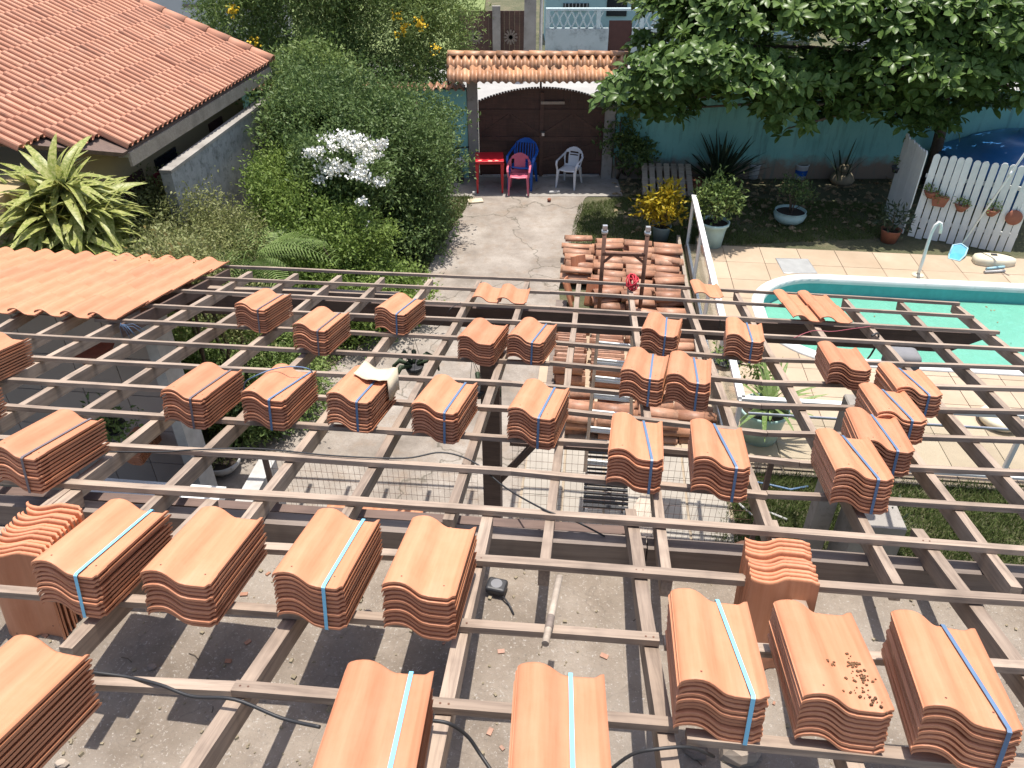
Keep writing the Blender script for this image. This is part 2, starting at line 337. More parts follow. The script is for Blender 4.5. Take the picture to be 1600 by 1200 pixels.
DRY = leafmat('dry_leaf', (.20, .14, .08), (.30, .23, .14), None, .8)

# ------------------------------------------------------------------ foliage (numpy)
def npmesh(name, V, F, mats, smooth=False):
    me = bpy.data.meshes.new(name); k = F.shape[1]
    me.vertices.add(len(V)); me.vertices.foreach_set('co', V.astype(np.float32).ravel())
    me.loops.add(F.size); me.loops.foreach_set('vertex_index', F.astype(np.int32).ravel())
    me.polygons.add(len(F)); me.polygons.foreach_set('loop_start', np.arange(0, F.size, k, dtype=np.int32))
    me.materials.append(mats); me.update(calc_edges=True)
    if smooth: me.polygons.foreach_set('use_smooth', [True]*len(F))
    return me
def leaves(P, Dr, L, W, rng, fold=.25):
    """P positions, Dr leaf directions (unit), each leaf a folded rhomb of 4 tris -> V,F(tris)"""
    n = len(P); r = rng.normal(size=(n, 3)); r[:, 2] += .9
    S = np.cross(Dr, r); S /= np.linalg.norm(S, axis=1)[:, None]+1e-9; N = np.cross(S, Dr)
    L = L[:, None]; W = W[:, None]
    a = P; b = P+Dr*L*.45+S*W*.5+N*W*fold; c = P+Dr*L-N*L*.08; d = P+Dr*L*.45-S*W*.5+N*W*fold; m = P+Dr*L*.5
    V = np.stack([a, b, c, d, m], 1).reshape(-1, 3)
    i = np.arange(n)[:, None]*5
    F = np.concatenate([np.concatenate([i, i+1, i+4], 1), np.concatenate([i+1, i+2, i+4], 1), np.concatenate([i+2, i+3, i+4], 1), np.concatenate([i+3, i, i+4], 1)])
    return V, F
def blob_points(blobs, n, rng, shell=.45, clump=.12, per=14):
    """clustered points near the surfaces of ellipsoids (cx,cy,cz,rx,ry,rz), with outward directions"""
    blobs = np.array(blobs, float); a = (blobs[:, 3]*blobs[:, 4]+blobs[:, 4]*blobs[:, 5]+blobs[:, 3]*blobs[:, 5]); a /= a.sum()
    nc = max(1, n//per); bi = rng.choice(len(blobs), nc, p=a); d = rng.normal(size=(nc, 3)); d[:, 2] = d[:, 2]+.25; d /= np.linalg.norm(d, axis=1)[:, None]
    rr = 1-shell*rng.random(nc)**1.8
    hol = np.sin(3.3*(blobs[bi, 0]+d[:, 0]*blobs[bi, 3])+1)*np.cos(3.7*(blobs[bi, 1]+d[:, 1]*blobs[bi, 4]))+np.sin(4.1*(blobs[bi, 2]+d[:, 2]*blobs[bi, 5])+2*d[:, 0]); rr = rr-.30*np.clip(-hol, 0, 1)
    # lumpy surface
    lump = 1+.20*np.sin(d[:, 0]*7+blobs[bi, 0]*3)*np.cos(d[:, 1]*6+blobs[bi, 1])+.10*np.sin(d[:, 2]*11+d[:, 0]*5)+.06*rng.normal(size=nc)
    C = blobs[bi, :3]+d*blobs[bi, 3:]*(rr*lump)[:, None]
    P = np.repeat(C, per, 0)+rng.normal(size=(nc*per, 3))*clump*np.array([1, 1, .8])
    Dr = np.repeat(d, per, 0)*.5+rng.normal(size=(nc*per, 3))*.75; Dr[:, 2] += .15; Dr /= np.linalg.norm(Dr, axis=1)[:, None]
    return P, Dr
def bush(name, label, cat, blobs, n, leaf, mat, seed, base=None, clump=.10, group=None, stems=5, pname='foliage', shell=.45, per=14, wr=.45):
    rng = np.random.default_rng(seed); b0 = np.array(blobs)
    base = Vector(base) if base is not None else Vector((b0[:, 0].mean(), b0[:, 1].mean(), 0))
    t = thing(name, label, cat, base, group=group)
    P, Dr = blob_points(blobs, n, rng, shell, clump, per); P = P-np.array(base)
    P = P[:]; k = P[:, 2] > .03; P, Dr = P[k], Dr[k]
    L = leaf*(.6+.8*rng.random(len(P))); V, F = leaves(P, Dr, L, L*wr, rng)
    put(pname, npmesh(pname, V, F, mat), t)
    g = Geo()
    for i in range(stems):
        q = b0[i % len(b0)]; e = Vector(q[:3])-base+Vector(rng.normal(size=3)*.15); s0 = Vector((rng.normal()*.08, rng.normal()*.08, 0))
        mid = (s0+e)/2+Vector(rng.normal(size=3)*.12); g.tube([s0, mid, e, e+Vector((rng.normal()*.1, rng.normal()*.1, q[5]*.5))], [.03, .022, .014, .005], 6)
    part(t, 'stem', g, BARK)
    return t

# ================================================================== SETTING
# ground with an opening where the pool deck lies
def uvpoly(pts, z): return [UV(u, v, z) for u, v in pts]
DK = (1.62, 6.42, 14.0, 12.06)             # deck rectangle u0,v0,u1,v1
g = Geo(); u0, v0, u1, v1 = DK; Bq = 150
for a in ([(-Bq, -20), (Bq, -20), (Bq, v0), (-Bq, v0)], [(-Bq, v1), (Bq, v1), (Bq, Bq), (-Bq, Bq)], [(-Bq, v0), (u0, v0), (u0, v1), (-Bq, v1)], [(u1, v0), (Bq, v0), (Bq, v1), (u1, v1)]):
    g.add(uvpoly(a, 0), [(0, 1, 2, 3)])
put('ground', g.mesh('ground', GROUND), kind='structure')
def sheet(name, pts, z, mat, thick=0):
    g = Geo(); n = len(pts)
    if thick: g.prism([Vector((p[0], p[1], z-thick)) for p in pts], (0, 0, thick))
    else: g.add([Vector((p[0], p[1], z)) for p in pts], [tuple(range(n))])
    return put(name, g.mesh(name, mat), kind='structure')
# driveway: broad worn concrete strip from the gate to the house, slightly irregular edges
rng = np.random.default_rng(3)
Lp = [(748, 292), (735, 312), (716, 345), (690, 385), (664, 425), (630, 475), (560, 540), (470, 610), (380, 690), (320, 770), (240, 880)]
Rp = [(930, 880), (912, 800), (866, 700), (842, 640), (846, 590), (862, 520), (876, 455), (890, 400), (903, 350), (914, 310), (940, 292)]
pts = [G(x, y) for x, y in Lp+Rp]
fine = []
for i, p in enumerate(pts):
    q = pts[(i+1) % len(pts)]
    for k in range(6):
        r_ = p.lerp(q, k/6); fine.append((r_.x+rng.normal()*.018, r_.y+rng.normal()*.018))
sheet('driveway', fine, .012, DRIVE)
sheet('gate_apron', [(-2.2, 13.95), (2.1, 13.95), (2.1, 15.4), (-2.2, 15.4)], .016, CONC)
sheet('street', [(-60, 16.2), (60, 16.2), (60, 24.6), (-60, 24.6)], .02, STREET)
# grey pebble strip and pale tiled porch floor under the frame
p = [UV(-3.4, 4.2), UV(3.0, 4.2), UV(3.0, 4.95), UV(-3.4, 4.95)]; sheet('pebble_strip', p, .02, PEBBLE)
p = [UV(-.55, 4.95), UV(1.62, 4.95), UV(1.62, 9.3), UV(-.42, 9.3)]; porch = sheet('porch_floor', p, .024, GROUT)
tm = Geo().box((.2, .2, .004), (.394, .394, .010)).mesh('floor_tile', PTILE)
tmd = Geo().box((.2, .2, .004), (.394, .394, .010)).mesh('floor_tile', DECK)
for i in range(5):
    for j in range(11):
        put('floor_tile', tm if j < 4 else tmd, porch, HF @ Matrix.Translation((-.5+i*.42, 4.98+j*.40, .026+random.uniform(0, .002))))
# pool outline (house frame)
PU0, PV0, PU1, PV1 = 2.42, 8.54, 13.2, 11.10
def pool_path(off):
    a, b, c, d, r = PU0+off, PV0+off, PU1-off, PV1-off, 1.15-off; P = []
    for cx, cy, s in ((a+r, b+r, 180), (c-r, b+r, 270), (c-r, d-r, 0), (a+r, d-r, 90)):
        for k in range(13): an = R(s+k*90/12); P.append((cx+r*math.cos(an), cy+r*math.sin(an)))
    return P
def in_pool(u, v, off):
    a, b, c, d, r = PU0+off, PV0+off, PU1-off, PV1-off, 1.15-off
    x = max(a+r-u, 0, u-(c-r)); y = max(b+r-v, 0, v-(d-r))
    return math.hypot(x, y) < r and a < u < c and b < v < d
def cells(u0, v0, u1, v1, n, z):           # part of a rectangle lying outside the pool, as small cells
    g = Geo(); du, dv = (u1-u0)/n, (v1-v0)/n
    for i in range(n):
        for j in range(n):
            if not in_pool(u0+(i+.5)*du, v0+(j+.5)*dv, .08):
                g.add([(u0+(i+a)*du, v0+(j+b)*dv, z) for a, b in ((0, 0), (1, 0), (1, 1), (0, 1))], [(0, 1, 2, 3)])
    return g
gb = cells(u0, v0, u1, v1, 120, .012)
deck = put('pool_deck', gb.mesh('pool_deck', GROUT), M=HF, kind='structure')
full = Geo().box((0, 0, 0), (.592, .592, .016)).mesh('deck_tile', DECK); S = .6
nu, nv = 15, 9; dv = (v1-v0)/nv
for i in range(nu):
    for j in range(nv+1):
        a, b = u0+.02+i*S, v1-.02-(j+1)*S; b2 = b+S
        if b2 < v0+.1: continue
        b = max(b, v0+.02)
        cs = [(a+x*S, b+y*(b2-b)) for x in (0, .25, .5, .75, 1) for y in (0, .25, .5, .75, 1)]; ins = sum(in_pool(x, y, .08) for x, y in cs)
        z = .024+random.uniform(0, .0025)
        if ins == 0 and b2-b > S-.01: put('deck_tile', full, deck, Matrix.Translation((a+S/2, b+S/2, z)))
        elif ins < len(cs):
            gg = cells(a+.004, b+.004, a+S-.004, b2-.004, 14, z+.008)
            if gg.f: put('deck_tile', gg.mesh('deck_tile', DECK), deck)
g = Geo()                                    # deck kerb facing the near lawn
g.box(((u0+u1)/2, v0-.03, .0), (u1-u0, .06, .05)); put('deck_kerb', g.mesh('deck_kerb', DECK), deck)
# pool rim, walls, water
pool = thing('swimming_pool', 'white rimmed pool of green water with a rounded end', 'swimming pool', UV(PU0, 9.8))
def ring(offs_z):                             # list of (offset, z) rings joined
    g = Geo(); g.smooth = True; n = len(pool_path(0)); V = []
    for off, z in offs_z: V += [(u, v, z) for u, v in pool_path(off)]
    F = [(k*n+i, k*n+(i+1) % n, (k+1)*n+(i+1) % n, (k+1)*n+i) for k in range(len(offs_z)-1) for i in range(n)]
    return g.add(V, F)
part(pool, 'rim', ring([(.0, .02), (.0, .05), (.02, .065), (.15, .068), (.17, .055), (.17, -.02)]), POOLR, True, HF)
part(pool, 'wall', ring([(.17, -.02), (.20, -.5), (.22, -1.2)]), POOLW, True, HF)
g = Geo(); g.add([(u, v, -.20) for u, v in pool_path(.17)], [tuple(range(len(pool_path(0))))]); part(pool, 'water', g, WATER, True, HF)
n_ = 26; P_ = np.c_[rng.uniform(3, 9, n_), rng.uniform(8.9, 10.8, n_), np.full(n_, -.193)]; a_ = rng.uniform(0, 6.28, n_); D_ = np.c_[np.cos(a_), np.sin(a_), np.zeros(n_)]
V_, F_ = leaves(P_, D_, np.full(n_, .05), np.full(n_, .025), rng, .02); tag(put('floating_leaves', npmesh('floating_leaves', V_, F_, DRY), M=HF), 'a few small dead leaves floating on the pool water', 'floating leaves', kind='stuff')
# upper concrete slab on which the near half of the frame stands
ZS = 2.95
def SL(px, py, dz=0): return G(px, py, ZS+dz)
g = Geo(); g.box((0, 1.12, ZS-.15), (9.2, 2.4, .30)); put('concrete_slab', g.mesh('concrete_slab', SLAB), M=HF, kind='structure')
g = Geo(); g.box((0, 1.1, (ZS-.31)/2), (8.6, 2.1, ZS-.31)); tag(put('house_wall', g.mesh('house_wall', RENDERW), M=HF), 'white rendered house wall under the dusty slab', 'wall')

# ================================================================== ROOF FRAME
frame = thing('roof_frame', 'open timber roof frame of rafters and battens over the driveway', 'roof frame', UV(0, 5.2))
BT = {14: [(325, 413.5), (903, 438), (1500, 473)], 13: [(290, 431), (860, 455), (1522, 493)], 12: [(250, 451), (860, 479), (1562, 518)],
 11: [(200, 474), (862, 504), (1660, 548)], 10: [(150, 497), (862, 533), (1196, 560), (1720, 577)], 9: [(-70, 516), (860, 565), (1190, 596), (1720, 609)],
 8: [(-70, 550), (800, 597), (1190, 632), (1720, 646)], 7: [(-70, 586), (880, 640), (1200, 675), (1720, 689)], 6: [(-70, 628), (950, 691), (1250, 722), (1720, 741)],
 5: [(-70, 679), (800, 734), (1200, 770), (1720, 800)], 4: [(-70, 741), (545, 779), (1720, 865)], 3: [(-70, 824), (740, 871), (1720, 945)],
 2: [(-70, 914), (1032, 996)], 1: [(-70, 1050), (367, 1071), (1062, 1131)]}
BT_X = [[(1040, 1001), (1720, 1047)], [(1075, 1146), (1720, 1206)]]
for k, L in list(BT.items())+[(0, x) for x in BT_X]:
    for i in range(len(L)-1):
        a, b = PL(*L[i]), PL(*L[i+1]); d = (b-a).normalized()
        j = random.uniform(-.004, .004)
        bar(frame, 'batten', a-d*.004, b-d*.004, (.043 if k < 5 else .035) + j, .024, EN, WOOD, drop=-.0015*i)
        if k == 0 or k > 3: pass
RF = [((60, 474), (-60, 545)), ((140, 480), (-60, 585)), ((215, 484), (-60, 628)), ((391, 424), (-60, 685)), ((463, 427), (-60, 762)), ((531, 430), (20, 830)),
 ((598, 433), (190, 828)), ((673, 436), (375, 818)), ((749, 438), (528, 822)), ((824, 439), (700, 812)), ((905, 440), (852, 890)), ((984, 443), (1043, 905)),
 ((1068, 447), (1207, 838)), ((1150, 455), (1405, 912)), ((1238, 460), (1590, 918)), ((1320, 466), (1700, 885)), ((1406, 470), (1700, 765)), ((1492, 474), (1700, 640))]
for a, b in RF:
    p, q = PL(*a, -.028), PL(*b, -.028); bar(frame, 'rafter', p, q, .040+random.uniform(-.003, .003), .078, EN, WOOD)
NR = [((120, 765), (-60, 900)), ((332, 780), (100, 1012)), ((512, 880), (293, 1202)), ((762, 805), (664, 1230)), ((985, 795), (1050, 1230)), ((1205, 812), (1350, 1230)), ((1433, 826), (1640, 1100))]
for a, b in NR:
    p, q = PL(*a, -.030), PL(*b, -.030); bar(frame, 'rafter', p, q, .048, .080, EN, WOOD)
g = Geo()
for rk in NR:
    for bk in (1, 2, 3, 4):
        p1, p2 = rk[0], rk[1]
        for L in (BT[bk],):
            for i in range(len(L)-1):
                (xa, ya), (xb, yb) = L[i], L[i+1]
                den = (p2[0]-p1[0])*(yb-ya)-(p2[1]-p1[1])*(xb-xa)
                if abs(den) < 1e-6: continue
                f_ = ((xa-p1[0])*(yb-ya)-(ya-p1[1])*(xb-xa))/den; h_ = ((xa-p1[0])*(p2[1]-p1[1])-(ya-p1[1])*(p2[0]-p1[0]))/den
                if 0 < f_ < 1 and 0 < h_ < 1:
                    q = PL(p1[0]+(p2[0]-p1[0])*f_, p1[1]+(p2[1]-p1[1])*f_, .001)
                    for s_ in (-.012, .013): g.tube([q+EX*s_-EN*.01, q+EX*s_+EN*.0015], .0035, 7)
part(frame, 'nail_heads', g, RUST, True, kind='stuff')
# far beam hung under the rafters, tapered end to the right
pa, pb = PL(205, 452, -.125), PL(1555, 520, -.125)
M = along(pa, pb, EZ); Lb = (pb-pa).length; g = Geo()
g.prism([(0, -.03, 0), (Lb, -.03, 0), (Lb-.32, -.03, -.19), (0, -.03, -.19)], (0, .06, 0)); part(frame, 'beam', g, BEAMW, True, M)
pa, pb = PL(205, 455, -.12), PL(620, 470, -.12); bar(frame, 'beam', pa+EY*.10+EZ*.02, pb+EY*.10+EZ*.02, .06, .08, EZ, WOOD)
# post
pc = AT(768, 640, PL(772, 500).y); g = Geo(); g.box((0, 0, 1.12), (.15, .15, 2.24)); part(frame, 'post', g, BEAMW, True, Matrix.Translation((pc.x, pc.y, 0)) @ HF)
bar(frame, 'brace', AT(776, 752, pc.y), AT(842, 684, pc.y), .05, .05, EY, BEAMW)
# near beam lying at the slab edge
def nb(pts, z, wd, h, mat, nm='beam'):
    p, q = G(*pts[0], z), G(*pts[1], z); bar(frame, nm, p, q, wd, h, EZ, mat)
nb([(-80, 776), (1010, 849)], 3.085, .07, .125, BEAMG); nb([(1012, 849), (1700, 900)], 3.083, .07, .125, BEAMG)
nb([(-80, 760), (1000, 829)], 3.0, .05, .10, BEAMW)
# post at right, concrete pillar below

# ------------------------------------------------------------------ the clay tile
TW, TL, TT = .240, .405, .0078
PROF = [(-.120, .0260), (-.117, .0340), (-.110, .0400), (-.096, .0465), (-.078, .0505), (-.060, .0505), (-.044, .0455), (-.028, .0350), (-.014, .0220), (-.002, .0110), (.008, .0045), (.018, .0015), (.024, .0034), (.030, .0010), (.058, .0004), (.092, .0006), (.098, .0030), (.110, .0150), (.120, .0175)]
PROF = [(x, z*.86) for x, z in PROF]
def tile_geo(sag=0.0):
    g = Geo(); g.smooth = True; ys = [0, .004, .044, .048, .2, TL-.012, TL-.006, TL]
    def z(x, zz, y):
        d = -.0022 if (y < .046 and x > .02) else 0
        if y > TL-.003: d -= .003
        if y < .002: d -= .002
        return zz+d+sag*math.sin(y/TL*math.pi)
    n = len(PROF); top = [(x, y, z(x, zz, y)) for y in ys for x, zz in PROF]; m = len(ys)
    bot = [(x*.985, y, z(x, zz, y)-TT) for y in (ys[0], ys[-1]) for x, zz in PROF]
    b = len(top); F = [(j*n+i, j*n+i+1, (j+1)*n+i+1, (j+1)*n+i) for j in range(m-1) for i in range(n-1)]
    g.add(top+bot, F)
    F2 = [(b+i, b+n+i, b+n+i+1, b+i+1) for i in range(n-1)]; F3 = []
    F3 += [(i, b+i, b+i+1, i+1) for i in range(n-1)] + [((m-1)*n+i, (m-1)*n+i+1, b+n+i+1, b+n+i) for i in range(n-1)]
    F3 += [tuple([j*n for j in range(m)][::-1])+(b, b+n), tuple([j*n+n-1 for j in range(m)])+(b+n+n-1, b+n-1)]
    for F_, sm in ((F2, True), (F3, False)):
        g.f += F_; g.m += [0]*len(F_); g.sm += [sm]*len(F_)
    g.cur = 1; g.smooth = False
    for hx, hy, hz in ((-.062, .03, .0443), (.070, .058, .0012)): g.disc((hx, hy, hz), .0032, 8)
    return g
TILE = tile_geo().mesh('tile', [CLAY, HOLE]); TILE_B = tile_geo(.0015).mesh('tile', [CLAY, HOLE])
PITCHN = .0174
BN = []
def bundle(fl, fr, br, n, strap, label, group=None, bot=.0, tilt=0):
    """fl, fr, br: front-left, front-right and back-right corner of the top tile in the photograph"""
    hs = n*PITCHN+.020+bot
    L_, R_, B_ = [PL(*q, hs) if q else None for q in (fl, fr, br)]
    if L_ is None:                          # only the right side is in view: fr..br gives the direction
        y = (B_-R_).normalized(); x = y.cross(EN).normalized(); F = B_-y*TL-x*TW/2
        mid = F
    else:
        y1 = (B_-R_).normalized(); x1 = (R_-L_).normalized(); y2 = EN.cross(x1).normalized()
        y = (y1*.62+y2*.38).normalized(); x = y.cross(EN).normalized(); mid = (L_+R_)/2
        mid = (mid*.7+(B_-y*TL-x*TW/2)*.3)
    o = mid-EN*(hs+0)
    M = basis(x, y, EN, o+EN*bot)
    t = thing('tile_bundle', label, 'roof tiles', group=group, mat4=M)
    for k in range(n):
        jx, jy = random.gauss(0, .0018), random.gauss(0, .0025)+(random.uniform(-.007, .007) if random.random() < .12 else 0)
        put('tile', random.choice((TILE, TILE_B)), t, Matrix.Translation((jx, jy, TT+.0005+k*PITCHN)) @ Matrix.Rotation(random.gauss(0, .003), 4, 'Z'))
    if strap:
        sm, x0, x1 = strap; top = (n-1)*PITCHN+TT+.004; g = Geo(); wd = .0060
        def pz(xx):
            return np.interp(xx, [q[0] for q in PROF], [q[1] for q in PROF])
        zt0, zt1 = top+pz(x0), top+pz(x1)
        path = [(x0, -.005, -.002+pz(x0)), (x0, -.007, zt0-.004), (x0, .001, zt0+.001)]+[(x0+(x1-x0)*q, TL*q, zt0+(zt1-zt0)*q+.0015+max(0, pz(x0+(x1-x0)*q)-(pz(x0)+(pz(x1)-pz(x0))*q))) for q in (.12, .25, .4, .5, .62, .75, .88)]+[(x1, TL+.002, zt1), (x1, TL+.006, zt1-.006), (x1, TL+.005, pz(x1)-.002)]
        V = []
        for a in path: V += [(a[0]-wd, a[1], a[2]), (a[0]+wd, a[1], a[2])]
        g.add(V, [(2*i, 2*i+1, 2*i+3, 2*i+2) for i in range(len(path)-1)])
        o2 = part(t, 'strap', g, sm); md = o2.modifiers.new('thick', 'SOLIDIFY'); md.thickness = .0012; md.offset = 1
    BN.append(t); return t
GN = 'bundles of new clay roof tiles set on the battens'
sb, sdl, sg = STRAP, STRAPD, STRAPG
bundle(None, (-1, 1147), (139, 1014), 11, None, 'orange clay tile bundle cut by the bottom left corner, its many edges facing right', GN)
bundle((470, 1225), (641, 1232), (676, 1052), 10, (sb, .062, .062), 'large orange tile bundle with bright blue strap at the bottom edge left of centre', GN)
bundle((783, 1225), (959, 1225), (955, 1066), 10, (sb, .030, .030), 'large orange tile bundle with bright blue strap cut by the bottom edge near the centre', GN)
bundle((1055, 1049), (1213, 1078), (1167, 945), 10, (sb, .078, .03), 'strapped tile bundle right beside the batten end, bright blue band running down its front', GN)
mudb = bundle((1241, 1073), (1411, 1101), (1336, 962), 9, None, 'strapless tile stack with crumbs of dried mud on top', GN)
bundle((1446, 1092), (1612, 1135), (1521, 983), 10, (sdl, .085, .028), 'tile bundle with a dull blue strap in the bottom right corner of the frame', GN)
bundle((59, 872), (156, 888), (251, 799), 10, (sb, .040, .045), 'tile bundle with a wide bright blue strap in front of the upright tiles at left', GN)
bundle((229, 888), (332, 903), (400, 807), 10, None, 'strapless tile stack between two blue strapped bundles in the near left row', GN)
bundle((431, 890), (541, 908), (587, 811), 10, (sb, .052, .052), 'tile bundle with thin bright blue strap right of the strapless stack in the near row', GN)
bundle((601, 906), (716, 922), (739, 826), 10, None, 'strapless tile stack nearest the black tape measure', GN)
bundle((-6, 697), (59, 708), (150, 652), 10, (sg, .040, .045), 'tile bundle with grey strap at the left edge above the white ledge', GN)
bundle(None, (-2, 545), (46, 524), 10, None, 'tile stack at the left edge just below the tiled roof corner', GN)
bundle(None, (-30, 621), (2, 601), 9, None, 'sliver of a tile stack cut off by the left edge', GN)
bundle((258, 609), (320, 619), (370, 572), 10, (sg, .040, .050), 'tile bundle with thin grey strap left of the one with looping strap ends', GN)
loopb = bundle((384, 611), (447, 620), (486, 576), 10, (sdl, .030, .085), 'tile bundle whose loose strap end loops over its left side', GN)
papb = bundle((515, 614), (580, 624), (610, 577), 10, (sdl, .045, .045), 'tile bundle with a sheet of cardboard folded over its corner', GN)
bundle((650, 628), (719, 641), (737, 594), 10, (sdl, .050, .050), 'tile bundle with blue strap between the cardboard one and the post', GN)
bundle((800, 636), (870, 650), (880, 602), 10, (sdl, .040, .040), 'tile bundle with blue strap and small dark crumbs right of the post', GN)
bundle((953, 697), (1041, 710), (1031, 661), 10, (sdl, .070, .030), 'tall blue strapped bundle above the floor mesh, left of the one with bent strap', GN)
bundle((1086, 709), (1177, 722), (1157, 671), 10, (sdl, .060, -.01), 'tile bundle whose blue strap bends across the hump towards its back', GN)
bundle((372, 474), (418, 481), (448, 454), 10, (sg, .05, .05), 'leftmost small tile bundle in the far row, beside the palm', GN)
bundle((463, 507), (512, 514), (539, 482), 10, (sg, .05, .05), 'tile bundle one place right and nearer than the leftmost of the far row', GN)
bundle((589, 480), (638, 488), (657, 463), 9, (sdl, .045, .045), 'small far tile bundle above the edge of the driveway with dark blue strap', GN)
bundle((720, 524), (776, 534), (786, 502), 9, None, 'strapless far tile stack over the top of the post', GN)
bundle((797, 522), (854, 533), (862, 502), 9, (sdl, .045, .045), 'far tile bundle with blue strap directly right of the strapless one over the post', GN)
bundle((1005, 514), (1064, 524), (1059, 490), 9, (sdl, .040, .010), 'far tile bundle with blue strap set on the dark beam above the paired bundles', GN)
bundle((976, 576), (1041, 588), (1038, 552), 10, (sdl, .045, .020), 'left bundle of the touching pair over the old tile pile', GN)
bundle((1045, 583), (1115, 594), (1107, 558), 10, (sdl, .050, .015), 'right bundle of the touching pair over the old tile pile', GN)
bundle((1138, 524), (1197, 531), (1186, 498), 9, (sdl, .045, .020), 'far tile bundle with blue strap standing above the white glass fence rail', GN)
bundle((1293, 568), (1365, 573), (1341, 538), 8, None, 'strapless tile stack in front of the near pool edge', GN)
bundle((1399, 605), (1475, 611), (1441, 575), 8, (sdl, .050, .005), 'rearmost and rightmost bundle of the diagonal cluster beside the pool', GN)
bundle((1369, 643), (1452, 651), (1414, 607), 8, (sdl, .050, .010), 'second from the rear in the diagonal cluster of tile bundles by the pool', GN)
bundle((1343, 686), (1430, 697), (1400, 650), 8, (sdl, .050, .010), 'third from the rear in the diagonal cluster of tile bundles by the pool', GN)
bundle((1303, 728), (1402, 740), (1360, 685), 10, (sdl, .055, .005), 'tallest and nearest bundle of the diagonal cluster, standing over the grey pillar', GN)
# single tiles already laid near the eave
def laid(px, py, label, group, dz=.0, tiltx=R(1.5), col=0, row=0):
    p = PL(px, py, .012+dz); M = basis(EX, EV, EN, p) @ Matrix.Translation((col*.205, row*.35, 0)) @ Matrix.Rotation(tiltx, 4, 'X')
    o = put('roof_tile', TILE, M=M); return tag(o, label, 'roof tile', group)
GL = 'single new tiles laid loose near the eave'
laid(760, 471, 'left tile of the overlapping pair laid above the dark beam', GL)
laid(760, 471, 'right tile of the overlapping pair laid above the dark beam', GL, col=1, dz=.006)
laid(1108, 464, 'lone flat tile laid across the last battens left of the pool rim', GL)
laid(1264, 501, 'front left tile of the four laid together at the pool edge', GL, dz=.008)
laid(1264, 501, 'front right tile of the four laid together at the pool edge', GL, dz=.012, col=1)
laid(1264, 501, 'back left tile of the four laid together at the pool edge', GL, row=1)
laid(1264, 501, 'back right tile of the four laid together at the pool edge', GL, row=1, col=1, dz=.005)
# the finished corner of the roof at left: courses of tiles, each tile a part
tr = thing('tiled_roof', 'finished corner of new orange roof tiles at left of the open frame', 'roof', UV(-4, 5.6, 2.4))
p0 = PL(186, 500, .012)                       # near right corner
for r in range(5):
    for c in range(17):
        x = -.12-c*.203; y = r*.352
        if r == 4: pass
        M = basis(EX, EV, EN, p0) @ Matrix.Translation((x+random.gauss(0, .002), y+random.gauss(0, .003), .004+random.random()*.002)) @ Matrix.Rotation(R(2.1), 4, 'X')
        put('tile', random.choice((TILE, TILE_B)), tr, M, world=True)
bar(tr, 'batten', p0+EX*.01-EN*.03-EY*.0, p0+EX*.01+EV*1.75-EN*.03, .025, .10, EN, BEAMW)

# upright tiles leaning on the slab
def upright(o, yaw, lean, n, label, pitch=.021, jit=.004):
    t = thing('leaning_tile_stack', label, 'roof tiles', o, yaw)
    for k in range(n):
        # tile standing on its short end: local y -> up
        M = Matrix.Translation((random.gauss(0, jit), k*pitch, random.gauss(0, .004))) @ Matrix.Rotation(R(90)+lean, 4, 'X') @ Matrix.Translation((0, 0, 0))
        put('tile', TILE, t, M)
    return t
upright(SL(1197, 1043), R(-9), R(-14), 10, 'row of tiles standing on end behind the strapped bundle at right')
upright(SL(62, 990), R(-12), R(-9), 13, 'row of tiles standing on end at the left edge behind the near bundle')

# ================================================================== GATE AND STREET WALL
YG = 15.0
gate = thing('garden_gate', 'dark brown double wooden gate with an arched top', 'gate', (0, YG, 0))
xl, xr = AT(748, 200, YG).x, AT(944, 200, YG).x; zt, zs = 1.72, 1.47; cxg = (xl+xr)/2
def archz(x): q = (x-cxg)/((xr-xl)/2); return zs+(zt-zs)*(1-q*q)
npl = 18; wpl = (xr-xl)/npl
for i in range(npl):
    a, b = xl+i*wpl+.0008, xl+(i+1)*wpl-.0008; z1, z2 = archz(a), archz(b)
    g = Geo(); g.prism([(a, YG-.02, .05), (b, YG-.02, .05), (b, YG-.02, z2), (a, YG-.02, z1)], (0, .035+random.uniform(0, .008), 0))
    part(gate, 'plank', g, GATEW, True)
for s, (a, b) in enumerate(((xl+.02, cxg-.02), (cxg+.02, xr-.02))):
    for z in (.30, .78, 1.30):
        g = Geo(); g.box(((a+b)/2, YG-.028, z), (b-a, .016, .09)); part(gate, 'rail', g, GATEW, True)
    g = Geo()
    for k, (c0, c1) in enumerate((((a, .85), ((a+b)/2, 1.24)), (((a+b)/2, 1.24), (b, .85)), ((a, .36), (b, .72)))):
        p, q = Vector((c0[0], YG-.027, c0[1])), Vector((c1[0], YG-.027, c1[1])); L = (q-p).length; an = math.atan2(q.z-p.z, q.x-p.x)
        g.box((p+q)/2, (L, .010, .06), Matrix.Rotation(-an, 3, 'Y'))
    part(gate, 'brace', g, GATEW, True)
g = Geo(); ar = [(xl, YG+.03, .05)]+[(xl+(xr-xl)*k/16, YG+.03, archz(xl+(xr-xl)*k/16)-.01) for k in range(17)]+[(xr, YG+.03, .05)]; g.prism(ar, (0, .012, 0)); part(gate, 'back_panel', g, GATEW, True)
g = Geo(); g.box((cxg, YG-.04, .85), (.07, .05, 1.62)); part(gate, 'stile', g, GATEW, True)
g = Geo()                                       # scalloped strip along the arch
for i in range(44):
    x = xl+(i+.5)*(xr-xl)/44; g.box((x, YG-.03, archz(x)+.01), (.046, .06, .045))
part(gate, 'trim', g, GATEW, True, kind='stuff')
g = Geo(); g.box((cxg+.02, YG-.075, .93), (.10, .03, .035)); part(gate, 'latch', g, DARK, True)
g = Geo(); g.box((cxg+.03, YG-.10, .89), (.05, .03, .055)); part(gate, 'padlock', g, ALU, True)
